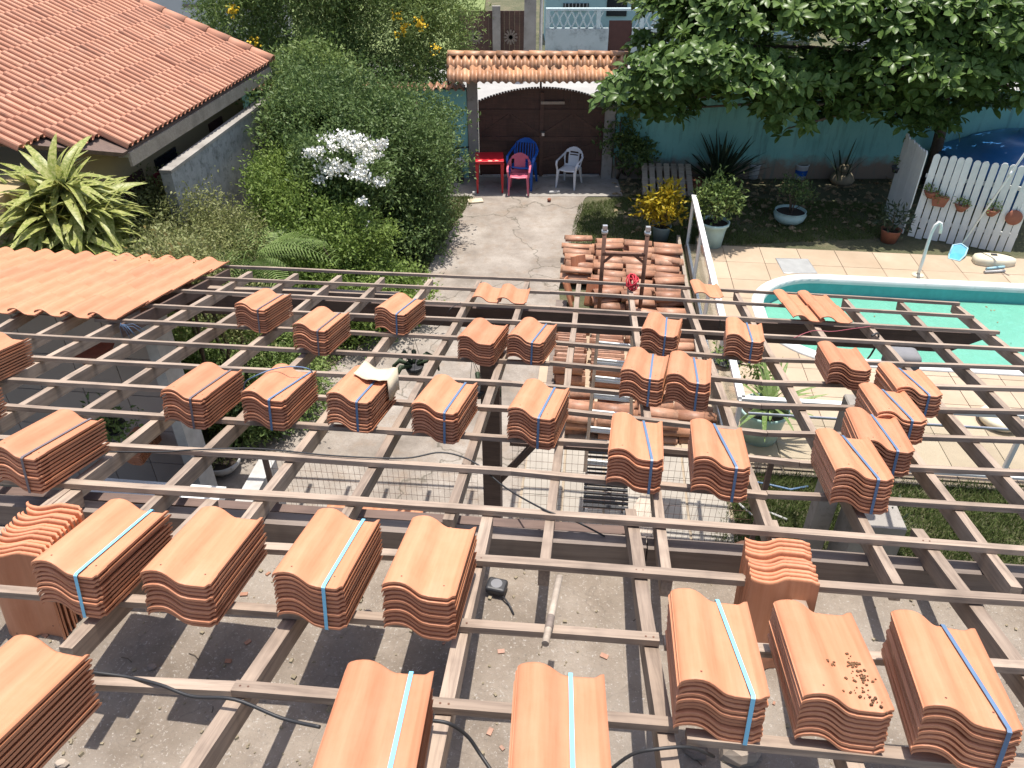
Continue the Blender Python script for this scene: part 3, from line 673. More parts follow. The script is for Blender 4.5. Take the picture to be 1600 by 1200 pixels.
g = Geo(); g.box((cxg+.20, YG-.06, 1.47), (.45, .02, .05)); part(gate, 'board', g, PALE, True)
g = Geo(); g.tube([(xl+.05, YG-.09, .08), (cxg-.2, YG-.09, .08)], .016); g.tube([(cxg+.05, YG-.09, .08), (xr-.05, YG-.09, .085)], .016); part(gate, 'bolt', g, ALU, True)
def column(px0, px1, label):
    a, b = AT(px0, 200, YG-.1).x, AT(px1, 200, YG-.1).x
    t = thing('gate_column', label, 'column', ((a+b)/2, YG, 0), group='concrete columns of the gate')
    g = Geo(); g.box((0, 0, 1.03), (b-a, .22, 2.06)); bevel(part(t, 'shaft', g, CONC), .012); return t
column(731, 747, 'stained concrete column left of the arched gate'); column(944, 961, 'stained concrete column right of the arched gate')
can = thing('gate_canopy', 'small two sided clay tile roof over the gate', 'canopy', (cxg, YG, 2.0))
x0, x1 = AT(699, 110, YG-.25).x, AT(980, 110, YG-.25).x; nc = 24; wc = (x1-x0)/nc
def small_tile(Wt, Lt, hh=.05):
    g = Geo(); g.smooth = True; n = 8
    P = [(Wt*(i/n-.5)*1.0, hh*max(0, math.sin(math.pi*min(1, i/n*1.35))) if i/n < .74 else hh*.10*math.sin((i/n-.74)/.26*math.pi)*-1) for i in range(n+1)]
    V = [(x, y, z) for y in (0, Lt) for x, z in P]+[(x, y, z-.014) for y in (0, Lt) for x, z in P]; m = n+1
    F = [(i, i+1, m+i+1, m+i) for i in range(n)]+[(2*m+i, 3*m+i, 3*m+i+1, 2*m+i+1) for i in range(n)]+[(i, 2*m+i, 2*m+i+1, i+1) for i in range(n)]+[(m+i, m+i+1, 3*m+i+1, 3*m+i) for i in range(n)]+[(0, m, 3*m, 2*m), (n, 2*m+n, 3*m+n, m+n)]
    return g.add(V, F)
gt = small_tile(wc*1.08, .36).mesh('roof_tile', CLAY_GATE)
sl = R(33); zr = 2.30
for side in (-1, 1):
    Y = Vector((0, -side*math.cos(sl), math.sin(sl)))*1; X = Vector((1, 0, 0))
    for r in range(2):
        for c in range(nc):
            # eave at distance .62 from the ridge
            e = Vector((x0+(c+.5)*wc, YG+side*(.54-r*.255), zr-(.54-r*.255)*math.tan(sl)+.012*r))
            yv = Vector((0, -side*math.cos(sl), math.sin(sl))); xv = X if side < 0 else -X
            if side < 0: yv = Vector((0, math.cos(sl), math.sin(sl)))
            else: yv = Vector((0, -math.cos(sl), math.sin(sl)))
            zv = xv.cross(yv)
            put('roof_tile', gt, can, basis(xv, yv, zv, e+Vector((random.gauss(0, .004), 0, random.gauss(0, .003)))) @ Matrix.Rotation(R(1.5), 4, 'X'), world=True)
def cap_geo(Lc, r0, r1, n=8):
    g = Geo(); g.smooth = True; V = []
    for y, r in ((0, r0), (Lc, r1)):
        for rr in (r, r-.014): V += [(rr*math.cos(math.pi*i/n)*1.1, y, rr*math.sin(math.pi*i/n)) for i in range(n+1)]
    m = n+1; F = [(i, i+1, 2*m+i+1, 2*m+i) for i in range(n)]+[(m+i, 3*m+i, 3*m+i+1, m+i+1) for i in range(n)]+[(i, m+i, m+i+1, i+1) for i in range(n)]+[(2*m+i, 2*m+i+1, 3*m+i+1, 3*m+i) for i in range(n)]+[(0, 2*m, 3*m, m), (n, m+n, 3*m+n, 2*m+n)]
    return g.add(V, F)
nrc = 11; wr_ = (x1-x0)/nrc; cg = cap_geo(wr_+.05, .085, .070).mesh('ridge_cap', CLAY_GATE)
for i in range(nrc):
    M = basis(Vector((0, -1, 0)), Vector((1, 0, 0)), EZ, Vector((x0+i*wr_, YG, zr+.005+random.gauss(0, .004))))
    put('ridge_cap', cg, can, M, world=True)
g = Geo()
for s in (-1, 1):
    g.box((cxg, YG+s*.26, zr-.20), (x1-x0-.06, .05, .06))
g.box((cxg, YG, zr-.07), (x1-x0-.04, .06, .08)); part(can, 'purlin', g, GATEW, True)
for xx in (x0+.03, x1-.03):
    g = Geo()
    for s in (-1, 1): g.box((xx, YG+s*.27, zr-.20), (.04, .64, .05), Matrix.Rotation(-s*sl, 3, 'X'))
    part(can, 'rafter', g, GATEW, True)
g = Geo(); g.tube([(cxg-.03, YG, 1.74), (cxg-.03, YG, 2.22)], .02); part(can, 'hanger', g, RUST, True)
# street walls
def wall(name, label, a, b, y, h, mat, th=.16, cat='wall', group=None):
    t = thing(name, label, cat, ((a+b)/2, y, 0), group=group); g = Geo(); g.box((0, 0, h/2), (b-a, th, h)); part(t, 'masonry', g, mat); return t
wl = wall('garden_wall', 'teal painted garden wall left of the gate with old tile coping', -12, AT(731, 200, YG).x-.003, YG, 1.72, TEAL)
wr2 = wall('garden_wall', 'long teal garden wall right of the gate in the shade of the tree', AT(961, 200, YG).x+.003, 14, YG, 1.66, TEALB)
ct = small_tile(.15, .34, .06).mesh('coping_tile', CLAY_OLD)
xa = AT(731, 200, YG).x
for i in range(34):
    put('coping_tile', ct, wl, basis(Vector((1, 0, 0)), Vector((0, 1, .12)).normalized(), EZ, Vector((xa-.10-i*.145, YG-.17, 1.73+random.gauss(0, .004)))), world=True)
# low wall behind (inner teal strip colour change left)

# ------------------------------------------------------------------ across the street
YS = 25.0
hs = thing('teal_house', 'pale teal house across the street behind its lattice balustrade', 'house', (AT(980, 20, 28).x, 28, 0))
a, b = AT(852, 20, 28).x, AT(1085, 20, 28).x
g = Geo(); g.box(((a+b)/2+2, 28.6, 1.9), (b-a+4, 1.2, 3.8)); part(hs, 'wall', g, HTEAL, True)
for (p0_, p1_, q0, q1) in ((880, 920, 5, 16), (947, 982, -20, 25), (1040, 1062, -4, 16)):
    u_, v_ = AT(p0_, q1, 28), AT(p1_, q0, 28)
    g = Geo(); g.box(((u_.x+v_.x)/2, 27.985, (u_.z+v_.z)/2), (v_.x-u_.x, .04, abs(v_.z-u_.z))); w_ = part(hs, 'window' if p0_ != 947 else 'door', g, DARKGL, True)
    if p0_ != 947:
        g = Geo()
        for k in range(7): g.box((u_.x+(v_.x-u_.x)*(k+.5)/7, 27.95, (u_.z+v_.z)/2), (.03, .03, abs(v_.z-u_.z)))
        put('shutter', g.mesh('shutter', BALCK), w_, Matrix.Identity(4))
        w_.children[0].matrix_basis = M4(w_).inverted()
fw = thing('lattice_fence', 'stained white front wall with a lattice balustrade and brown door', 'wall', (AT(950, 60, YS).x, YS, 0))
a, b = AT(852, 60, YS).x, AT(950, 60, YS).x; c, d = AT(986, 60, YS).x, AT(1120, 60, YS).x
zb0, zb1 = AT(900, 44, YS).z, AT(900, 16, YS).z
for s0, s1 in ((a, b), (c, d)):
    g = Geo(); g.box(((s0+s1)/2, YS, zb0/2), (s1-s0, .18, zb0)); part(fw, 'masonry', g, STAINW, True)
g = Geo(); g.box(((b+c)/2, YS, AT(960, 32, YS).z/2), (c-b-.01, .06, AT(960, 32, YS).z)); part(fw, 'door', g, DBROWN, True)
g = Geo(); g.box(((a+d)/2, YS, zb1+.03), (d-a, .16, .06)); part(fw, 'rail', g, BALUS, True)
for xx in (a+.06, AT(935, 30, YS).x, AT(1003, 30, YS).x, AT(1070, 30, YS).x):
    g = Geo(); g.box((xx, YS, (zb0+zb1)/2), (.12, .14, zb1-zb0)); part(fw, 'pillar', g, BALUS, True)
x = a+.18; hz = zb1-zb0
lg = Geo()
for s in (-1, 1):
    n = 8; P = [(s*(.055+.05*math.cos(2*math.pi*k/n)), -.03, hz*k/n) for k in range(n+1)]
    lg.tube(P, .028, 5)
lme = lg.mesh('baluster', BALUS)
while x < d-.1:
    if not (b-.1 < x < c+.0): put('baluster', lme, fw, Matrix.Translation((x, YS, zb0)), world=True)
    x += .235
wf = thing('plank_gate', 'dark weathered wooden gate across the street with star ornaments', 'gate', (AT(775, 60, YS).x, YS, 0))
a, b = AT(716, 60, YS).x, AT(820, 60, YS).x; zt_ = AT(775, 17, YS).z; n = 13
for i in range(n):
    g = Geo(); g.box((a+(i+.5)*(b-a)/n, YS+.02, zt_/2), ((b-a)/n-.003, .04+.01*(i % 2), zt_)); part(wf, 'plank', g, GATEW, True)
for xx in (AT(744, 60, YS).x, AT(798, 60, YS).x):
    g = Geo()
    for k in range(6): g.box((xx, YS-.02, AT(775, 58, YS).z+0), (.42, .03, .05), Matrix.Rotation(R(30*k), 3, 'Y'))
    part(wf, 'ornament', g, BEAMG, True)
g = Geo(); xx = AT(776, 60, YS).x; g.box((xx, YS-.08, .78), (.24, .12, 1.56)); tag(put('gate_column', g.mesh('gate_column', CONC)), 'narrow pale column in the middle of the dark gate across the street', 'column')
g = Geo(); xx = AT(828, 60, 23.6).x
g.taper((xx, 23.6, 0), (.36, .30), (.24, .2), 7); tag(put('utility_pole', g.mesh('utility_pole', CONC)), 'grey concrete utility pole across the street', 'pole')
g = Geo(); xx = AT(845, 60, 23.8).x; g.tube([(xx, 23.8, 0), (xx, 23.8, 4)], .05); tag(put('drain_pipe', g.mesh('drain_pipe', ALU)), 'thin grey pipe standing right of the utility pole', 'pipe')
g = Geo(); g.add([(-60, 25.3, 0.05), (-1.1, 25.3, .05), (-1.1, 60, .3), (-60, 60, .3)], [(0, 1, 2, 3)]); put('field', g.mesh('field', simple('field_grass', (.20, .24, .09), 1, (.14, .18, .06), 2, .3, space='World')), kind='structure')
wb = thing('white_building', 'plain pale grey building at the top left beyond the tiled roof', 'building', (-9, 21, 0))
g = Geo(); a, b = AT(262, 20, 21).x, AT(372, 20, 21).x; g.box(((a+b)/2, 22, 2.2), (b-a+1.6, 2, 4.4)); part(wb, 'wall', g, RENDERW, True)
g = Geo(); g.box(((a+b)/2+.1, 20.98, AT(310, 9, 21).z), (1.1, .03, .07)); part(wb, 'ledge', g, BEAMG, True)
wh = thing('far_white_house', 'pale house wall glimpsed through the broad leaved tree at top right', 'house', (13, 24, 0))
g = Geo(); g.box((13.5, 24, 1.2), (7, .3, 2.4)); part(wh, 'wall', g, RENDERW, True); g = Geo(); g.box((15.2, 23.83, .9), (1.2, .05, 1.8)); part(wh, 'door', g, DBROWN, True)

# ================================================================== LEFT HOUSE WITH OLD TILES
hz0 = 2.6
E0, E1 = G(200, 231, hz0), G(422, 98, hz0); EE = (E1-E0); Le = EE.length; EE.normalize()
RS = .40; UPS = (Vector((-EE.y, EE.x, 0))*1.0+EZ*RS).normalized()   # up the slope, away from the eave to the left
HN = EE.cross(UPS).normalized()
if HN.z < 0: HN = -HN
lh = thing('neighbour_house', 'ochre neighbouring house with a large weathered clay tile roof', 'house', E0-EZ*hz0)
HT_W, HT_G = .235, .335
def ribbed_tile(Wt, Lt, h):
    g = Geo(); P = []
    for k in range(2):
        o = (k-1)*Wt*.5; P += [(o, 0), (o+Wt*.05, h*.75), (o+Wt*.09, h), (o+Wt*.29, h*.96), (o+Wt*.34, h*.65), (o+Wt*.37, 0)]
    P.append((Wt*.52, .002)); n = len(P)-1; m = n+1; g.smooth = False
    V = [(x, y, z) for y in (0, Lt) for x, z in P]+[(x, y, z-.014) for y in (0, Lt) for x, z in P]
    F = [(i, i+1, m+i+1, m+i) for i in range(n)]+[(2*m+i, 3*m+i, 3*m+i+1, 2*m+i+1) for i in range(n)]+[(i, 2*m+i, 2*m+i+1, i+1) for i in range(n)]+[(m+i, m+i+1, 3*m+i+1, 3*m+i) for i in range(n)]
    return g.add(V, F)
ht = ribbed_tile(HT_W, .37, .052).mesh('roof_tile', CLAY_ROOF)
tiles = []
for c in range(-34, int(Le/HT_W)+1):
    for r in range(17):
        near = -r*HT_G*1.45               # the near edge runs back diagonally
        s = c*HT_W
        if s < near-.02: continue
        tiles.append((c, r))
def tileM(c, r):
    o = E0+EE*((c+.5)*HT_W)+UPS*(r*HT_G)+HN*(.008*r*0+random.gauss(0, .003)); yv = UPS; xv = -EE if EE.cross(UPS).z > 0 else EE
    xv = yv.cross(HN).normalized()
    return basis(xv, yv, HN, o) @ Matrix.Rotation(R(3.4), 4, 'X') @ Matrix.Rotation(random.gauss(0, .012), 4, 'Z')
def vis(c, r):
    p = E0+EE*((c+.5)*HT_W)+UPS*((r+.5)*HT_G)-CAM
    d = p.y*math.cos(PITCH)-p.z*math.sin(PITCH); return d, 800+1200*p.x/d, 600-1200*(p.y*math.sin(PITCH)+p.z*math.cos(PITCH))/d
tiles.sort(key=lambda q: (0 if (-20 < vis(*q)[1] < 1600 and vis(*q)[2] > -15) else 1, vis(*q)[0]))
rest = Geo(); rest.smooth = True
base_v = [v.co.copy() for v in ht.vertices]; base_f = [tuple(p.vertices) for p in ht.polygons]
for i, (c, r) in enumerate(tiles):
    M = tileM(c, r)
    if i < 300: put('roof_tile', ht, lh, M, world=True)
    elif vis(c, r)[1] > -120: rest.add([M @ v for v in base_v], base_f)
part(lh, 'roof_tiles', rest, CLAY_ROOF, True, kind='stuff')
g = Geo(); c0 = E0-HN*.03; g.prism([c0, c0+EE*Le, c0+EE*Le+UPS*6.2, c0-EE*6.2*.0+UPS*6.2-EE*5.4, c0-EE*.1], -HN*.05); part(lh, 'roof_board', g, BEAMW, True)
cg2 = cap_geo(.40, .10, .085).mesh('verge_cap', CLAY_ROOF)
for i in range(17):
    o = E0+EE*(Le+.03)+UPS*(i*.36-.02)+HN*.02; put('verge_cap', cg2, lh, basis(UPS.cross(HN).normalized(), UPS, HN, o+HN*random.gauss(0, .004)), world=True)
GO = G(193, 241, 2.35); G1 = G(431, 111, 2.35)
g = Geo(); g.prism([GO+Vector((-.07, 0, -.04)), GO+Vector((.06, 0, -.04)), GO+Vector((.06, 0, .05)), GO+Vector((.035, 0, .05)), GO+Vector((.03, 0, -.01)), GO+Vector((-.05, 0, -.01)), GO+Vector((-.07, 0, .05))], G1-GO); part(lh, 'gutter', g, WHITE, True)
g = Geo(); q0, q1 = E0+EE*.0-EZ*.06, E1-EZ*.06; g.prism([q0, q1, q1-EZ*.16, q0-EZ*.16], Vector((-.03, 0, 0))); part(lh, 'fascia', g, PALE, True)
wo = Vector((-EE.y, EE.x, 0))*.55
W0, W1 = E0+wo-EZ*(hz0), E1+wo-EZ*hz0
g = Geo(); g.prism([W0-EE*1.5, W1-EE*.1, W1-EE*.1+wo*4, W0-EE*1.5+wo*4], EZ*2.55); part(lh, 'wall', g, OCHRE, True)
for (f0, f1, z0, z1, m, nm) in ((.30, .43, .3, 2.0, DARKGL, 'window'), (.68, .78, .2, 2.0, DBROWN, 'door'), (.08, .22, .2, 2.0, DBROWN, 'door')):
    q0, q1 = W0.lerp(W1, f0)-wo*.05, W0.lerp(W1, f1)-wo*.05
    g = Geo(); g.prism([q0+EZ*z0, q1+EZ*z0, q1+EZ*z1, q0+EZ*z1], wo*.08); part(lh, nm, g, m, True)
q0, q1 = W0.lerp(W1, .22)-wo*.25, W0.lerp(W1, .48)-wo*.25
g = Geo(); g.prism([q0+EZ*.6, q1+EZ*.6, q1+EZ*1.9, q0+EZ*1.9], wo*.05); part(lh, 'curtain', g, simple('dark_red_cloth', (.20, .02, .025), .9), True)
# grey block wall between the plots
a, b = G(300, 243, 2.15), G(412, 160, 2.15); d = (b-a).normalized(); a = a-d*.6; b = b+d*.3; nr = Vector((-d.y, d.x, 0))
t = thing('block_wall', 'rough grey garden wall running back below the neighbouring gutter', 'wall', Vector((a.x, a.y, 0)))
g = Geo(); g.prism([Vector((a.x, a.y, 0)), Vector((b.x, b.y, 0)), Vector((b.x, b.y, 0))+nr*.14, Vector((a.x, a.y, 0))+nr*.14], EZ*2.12); part(t, 'masonry', g, BLOCKW, True)
g = Geo(); g.prism([Vector((a.x, a.y, 2.123))-nr*.01, Vector((b.x, b.y, 2.123))-nr*.01, Vector((b.x, b.y, 2.123))+nr*.15, Vector((a.x, a.y, 2.123))+nr*.15], EZ*.04); part(t, 'coping', g, CONC, True)

# ================================================================== PORCH WALL AT LEFT
pw = thing('porch_wall', 'grey tiled porch wall standing in the shade under the left of the frame', 'wall', UV(-3.75, 5.2))
g = Geo(); g.box((-6.2, 5.30, 1.13), (5.15, .16, 2.26)); part(pw, 'masonry', g, GROUT, True, HF)
wt = Geo().box((0, 0, 0), (.392, .012, .392)).mesh('wall_tile', WTILE)
for i in range(10):
    for j in range(6):
        x = -3.84-i*.40; z = 2.03-j*.40
        if z < .1: continue
        put('wall_tile', wt, pw, HF @ Matrix.Translation((x, 5.211, z)), world=True)
g = Geo(); g.box((-3.57, 5.22, 1.13), (.10, .26, 2.26)); part(pw, 'edge_strip', g, BALCK, True, HF)
g = Geo(); g.box((-2.9, 4.70, .35), (.16, 1.2, .70)); tag(put('low_wall', g.mesh('low_wall', BALCK), M=HF), 'low pale parapet running from the porch wall towards the house', 'wall')
lt = thing('porch_ledge', 'white ledge in the porch carrying a stack of clay tiles', 'ledge', UV(-3.5, 4.3))
g = Geo(); g.box((-3.65, 4.25, .86), (1.3, .85, .08)); part(lt, 'top', g, WHITE, True, HF); g = Geo(); g.box((-3.65, 4.25, .41), (1.2, .75, .815)); part(lt, 'base', g, RENDERW, True, HF)
o_ = G(205, 726, .91)
t = thing('tile_bundle', 'tile bundle in the shade on the white porch ledge', 'roof tiles', o_, -TH)
for k in range(7): put('tile', TILE, t, Matrix.Translation((0, 0, TT+k*PITCHN)))
# ------------------------------------------------------------------ mesh fence under the frame
VM = 4.98
def mesh_fence(u0, u1, z1, label):
    t = thing('mesh_fence', label, 'fence', UV((u0+u1)/2, VM), group='wire mesh fences under the roof frame')
    g = Geo(); n = int((u1-u0)/.05)
    for i in range(n+1): x = u0+(u1-u0)*i/n; g.box((x, VM, z1/2), (.0020, .0020, z1-.04))
    m = int(z1/.10)
    for j in range(1, m+1): g.box(((u0+u1)/2, VM+.004, j*.10-.03), (u1-u0, .0020, .0020))
    part(t, 'wire_mesh', g, RUST, True, HF, kind='stuff')
    g = Geo(); g.box(((u0+u1)/2, VM, z1), (u1-u0+.04, .04, .035)); part(t, 'top_rail', g, BEAMW, True, HF)
    for x in ((u0,) if u0 < -1 else (u1,)):
        g = Geo(); g.box((x, VM, z1/2-.01), (.04, .04, z1-.02)); part(t, 'post', g, BEAMW, True, HF)
mesh_fence(-2.75, -.83, 1.02, 'wire mesh fence with dark top rail left of the post')
mesh_fence(-.52, 1.62, 1.36, 'taller wire mesh fence right of the post in front of the pale floor')
ch = thing('slatted_chair', 'dark grey slatted metal chair back behind the wire mesh', 'chair', G(942, 800, .0), -TH)
g = Geo()
for x in (-.19, .19): g.tube([(x, -.02, 0), (x*1.0, .0, .42), (x*1.1, .10, .88)], .012, 6)
part(ch, 'frame', g, ALU)
for k in range(10): g = Geo(); g.box((0, .012+.007*k, .45+k*.045), (.40, .012, .022)); part(ch, 'slat', g, DARK)
for k in range(6): g = Geo(); g.box((0, -.36+k*.06, .42), (.42, .03, .02)); part(ch, 'seat_slat', g, DARK)
for x in (-.18, .18): g = Geo(); g.tube([(x, -.38, 0), (x, -.38, .41)], .012, 6); part(ch, 'leg', g, CLOTH)
g = Geo(); p = G(1005, 815); g.box((0, 0, .02), (.62, .30, .03)); tag(put('loose_board', g.mesh('loose_board', PALE), M=Matrix.Translation((p.x, p.y, .02)) @ Matrix.Rotation(R(60), 4, 'Z')), 'short weathered board lying on the floor behind the mesh', 'board')

# ================================================================== GLASS POOL FENCE
gf = thing('glass_fence', 'glass pool fence with white metal top rail turning a corner at the deck', 'fence', UV(1.66, 6.45))
UF, VF, HFc = 1.66, 6.50, .88
g = Geo(); g.box((UF, (VF+12.0)/2, HFc), (.075, 12.0-VF, .045)); part(gf, 'top_rail', g, WHITE, True, HF)
g = Geo(); g.box((UF+6, VF, HFc), (12, .06, .045)); part(gf, 'top_rail', g, WHITE, True, HF)
g = Geo(); g.box((UF+6.05, VF, .08), (11.9, .035, .03)); part(gf, 'bottom_rail', g, WHITE, True, HF)
g = Geo(); g.box((UF, (VF+12.0)/2, .08), (.035, 12.0-VF-.1, .03)); part(gf, 'bottom_rail', g, WHITE, True, HF)
g = Geo(); g.box((UF+6.05, VF, .70), (11.9, .025, .02)); part(gf, 'middle_rail', g, ALU, True, HF)
for v in (VF, 7.9, 9.3, 10.7, 11.98):
    g = Geo(); g.box((UF, v, .44), (.045, .045, .86)); part(gf, 'post', g, WHITE, True, HF)
for u in (3.05, 4.45, 5.85, 7.2, 8.6): g = Geo(); g.box((u, VF, .44), (.04, .04, .86)); part(gf, 'post', g, WHITE, True, HF)
for v in (VF, 7.9, 9.3, 10.7): g = Geo(); g.box((UF, v+.69, .46), (.008, 1.33, .72)); part(gf, 'glass_pane', g, GLASS, True, HF)
for u in (UF, 3.05, 4.45, 5.85, 7.2): g = Geo(); g.box((u+.70, VF, .39), (1.33, .008, .56)); part(gf, 'glass_pane', g, GLASS, True, HF)
g = Geo(); g.box((1.50, 9.9, .10), (.05, 4.2, .20)); tag(put('edging_board', g.mesh('edging_board', PALE), M=HF), 'long pale board on edge between the old tiles and the glass fence', 'board')

# ================================================================== OLD TILE PILES
def barrel():
    g = Geo(); g.smooth = True; n = 7; V = []
    for y, r in ((0, .098), (.44, .080)):
        for rr in (r, r-.015): V += [(rr*math.cos(math.pi*i/n), y, rr*math.sin(math.pi*i/n)*.9) for i in range(n+1)]
    m = n+1; F = [(i, i+1, 2*m+i+1, 2*m+i) for i in range(n)]+[(m+i, 3*m+i, 3*m+i+1, m+i+1) for i in range(n)]+[(i, m+i, m+i+1, i+1) for i in range(n)]+[(2*m+i, 2*m+i+1, 3*m+i+1, 3*m+i) for i in range(n)]+[(0, 2*m, 3*m, m), (n, m+n, 3*m+n, 2*m+n)]
    return g.add(V, F)
def edge_tile():
    g = Geo(); n = 6; V = []
    for y in (0, .36):
        for dz in (0, -.014): V += [(.17*(i/n-.5), y, .040*math.sin(math.pi*i/n)+dz) for i in range(n+1)]
    m = n+1; F = [(i, i+1, 2*m+i+1, 2*m+i) for i in range(n)]+[(m+i, 3*m+i, 3*m+i+1, m+i+1) for i in range(n)]+[(i, m+i, m+i+1, i+1) for i in range(n)]+[(2*m+i, 2*m+i+1, 3*m+i+1, 3*m+i) for i in range(n)]+[(0, 2*m, 3*m, m), (n, m+n, 3*m+n, 2*m+n)]
    return g.add(V, F).mesh('old_tile', CLAY_OLD)
EDGE = edge_tile()
BARREL = barrel().mesh('old_tile', CLAY_OLD)
def old_tile(u, v, z, rx=0, yaw=0, label='', group=''):
    # long axis along the house u direction
    M = HF @ Matrix.Translation((u, v, z)) @ Matrix.Rotation(R(-90)+yaw, 4, 'Z') @ Matrix.Rotation(rx, 4, 'Y')
    o = put('old_tile', EDGE if rx > 1 else BARREL, M=M); tag(o, label, 'old roof tile', group)
la, ga = 'weathered barrel tile lying in the far part of the old tile pile by the grass', 'old tiles lying in the far pile'
for ci, u in enumerate((-.32, .14, .60, 1.02)):
    v = 9.78 if ci else 10.45
    while v < (11.55 if ci else 11.6):
        for k in range(3):
            old_tile(u+random.gauss(0, .035), v+random.gauss(0, .02), .02+k*.098+random.gauss(0, .012), random.gauss(0, .2), random.gauss(0, .13), f"weathered barrel tile {'on top' if k == 2 else 'beneath others'} in the {('leftmost', 'second', 'third', 'rightmost')[ci]} column of the far old pile", ga)
        v += .215
lb_, gb_ = 'old barrel tile standing on its long edge in the tightly packed middle rows', 'old tiles packed on edge'
for ci, u in enumerate((-.30, .16)):
    v = 7.75
    while v < 9.1:
        old_tile(u+random.gauss(0, .015), v, .10+random.gauss(0, .006), R(97)+random.gauss(0, .06), random.gauss(0, .03), f"old barrel tile packed on edge, lower tier of the {('left', 'right')[ci]} middle row", gb_)
        old_tile(u+random.gauss(0, .02), v+.01, .27+random.gauss(0, .008), R(97)+random.gauss(0, .07), random.gauss(0, .04), f"old barrel tile packed on edge, upper tier of the {('left', 'right')[ci]} middle row", gb_)
        v += .052+random.random()*.014
lc, gc = 'stained barrel tile lying in the near pile below the ladder', 'old tiles lying in the near pile'
for ci, u in enumerate((-.22, .24, .70, 1.14)):
    v = 6.85
    while v < 7.35:
        for k in range(3 if ci < 3 else 2): old_tile(u+random.gauss(0, .03), v+random.gauss(0, .02), .03+k*.098, random.gauss(0, .12), random.gauss(0, .09), f"stained barrel tile lying {'on top' if k == (2 if ci < 3 else 1) else 'low'} in the {('leftmost', 'second', 'third', 'rightmost')[ci]} stack of the near pile", gc)
        v += .22
for ci, u in enumerate((.62, 1.06)):
    v = 7.7
    while v < 9.5:
        for k in range(2): old_tile(u+random.gauss(0, .03), v, .03+k*.08, random.gauss(0, .1), random.gauss(0, .06), f"barrel tile {('lying under another', 'lying uppermost')[k]} in the {('nearer', 'farther')[ci]} row behind the ladder rungs", 'old tiles lying behind the ladder')
        v += .225
# ladder leaning from the pile up to the frame
ld = thing('ladder', 'narrow ladder with brown rails and white rungs leaning over the old tiles', 'ladder', G(925, 740, 0))
A0, A1 = G(912, 740, .05), AT(950, 470, 6.5); B0, B1 = G(985, 745, .05), AT(1000, 470, 6.5)
A0, B0 = AT(914, 735, 5.55), AT(985, 742, 5.55); A1, B1 = AT(936, 500, 6.1), AT(988, 505, 6.1)
for p, q in ((A0, A1), (B0, B1)): bar(ld, 'rail', p, q, .03, .05, EY, WOOD)
for k in range(9):
    f = .06+k*.112; p, q = A0.lerp(A1, f), B0.lerp(B1, f)
    for dz in (0, .035): bar(ld, 'rung', p+EZ*dz-EY*.01, q+EZ*dz-EY*.01, .022, .02, EY, WHITE)
# rusty frame with two poles
rf = thing('pole_frame', 'rusty two pole frame with a cross bar standing among the old tiles', 'frame', G(975, 470, 0))
Pa, Pb = AT(936, 478, 9.35), AT(1000, 482, 9.35); Qa, Qb = AT(945, 362, 9.5), AT(1012, 364, 9.5)
for p, q in ((Pa, Qa), (Pb, Qb)):
    p = Vector((p.x, p.y, 0)); g = Geo(); g.tube([p, q], .028, 8); part(rf, 'pole', g, RUST, True)
    g = Geo(); g.tube([q-EZ*.02, q+EZ*.02], .045, 10); g.box(q+EZ*.06, (.06, .05, .06)); part(rf, 'pole_cap', g, ALU, True)
ca, cb = AT(941, 394, 9.46), AT(1008, 396, 9.46); bar(rf, 'cross_bar', ca, cb, .05, .04, EZ, RUST)
for p, q in ((AT(943, 409, 9.45), AT(958, 397, 9.46)), (AT(1005, 409, 9.45), AT(990, 397, 9.46))): bar(rf, 'brace', p, q, .03, .03, EY, RUST)
g = Geo()
c = AT(988, 441, 6.05)
for k in range(9):
    r_ = .035+random.random()*.03; ax = Matrix.Rotation(random.uniform(-.9, .9), 3, 'X') @ Matrix.Rotation(random.uniform(0, 3), 3, 'Y')
    g.tube([c+ax @ Vector((r_*math.cos(a*.6), r_*math.sin(a*.6)*1.4, 0)) for a in range(11)], .006, 5)
tag(put('red_rope', g.mesh('red_rope', RED)), 'tangled bright red rope hung on the eave batten', 'rope')
# new bright tile pieces by the pile
for (px, py, yaw, lb) in ((905, 440, .3, 'bright orange tile standing on end at the corner of the old tile pile'), (893, 476, 1.2, 'bright orange tile leaning open side up beside the gutter drain'), (925, 478, -.4, 'bright orange tile standing right of the leaning one by the pile')):
    p = G(px, py, .0); o = put('new_tile', TILE, M=Matrix.Translation(p) @ Matrix.Rotation(yaw, 4, 'Z') @ Matrix.Rotation(R(72), 4, 'X')); tag(o, lb, 'roof tile')
g = Geo(); g.prism([G(878, 470, 0), G(893, 470, 0), G(888, 400, 0), G(876, 400, 0)], EZ*.04)
g = Geo(); g.box((0, 0, .02), (.16, 3.0, .04)); p = G(868, 560); tag(put('drain_cover', g.mesh('drain_cover', BEAMG), M=Matrix.Translation((p.x, p.y, 0)) @ HF), 'dark drain cover strip along the right edge of the driveway', 'drain')

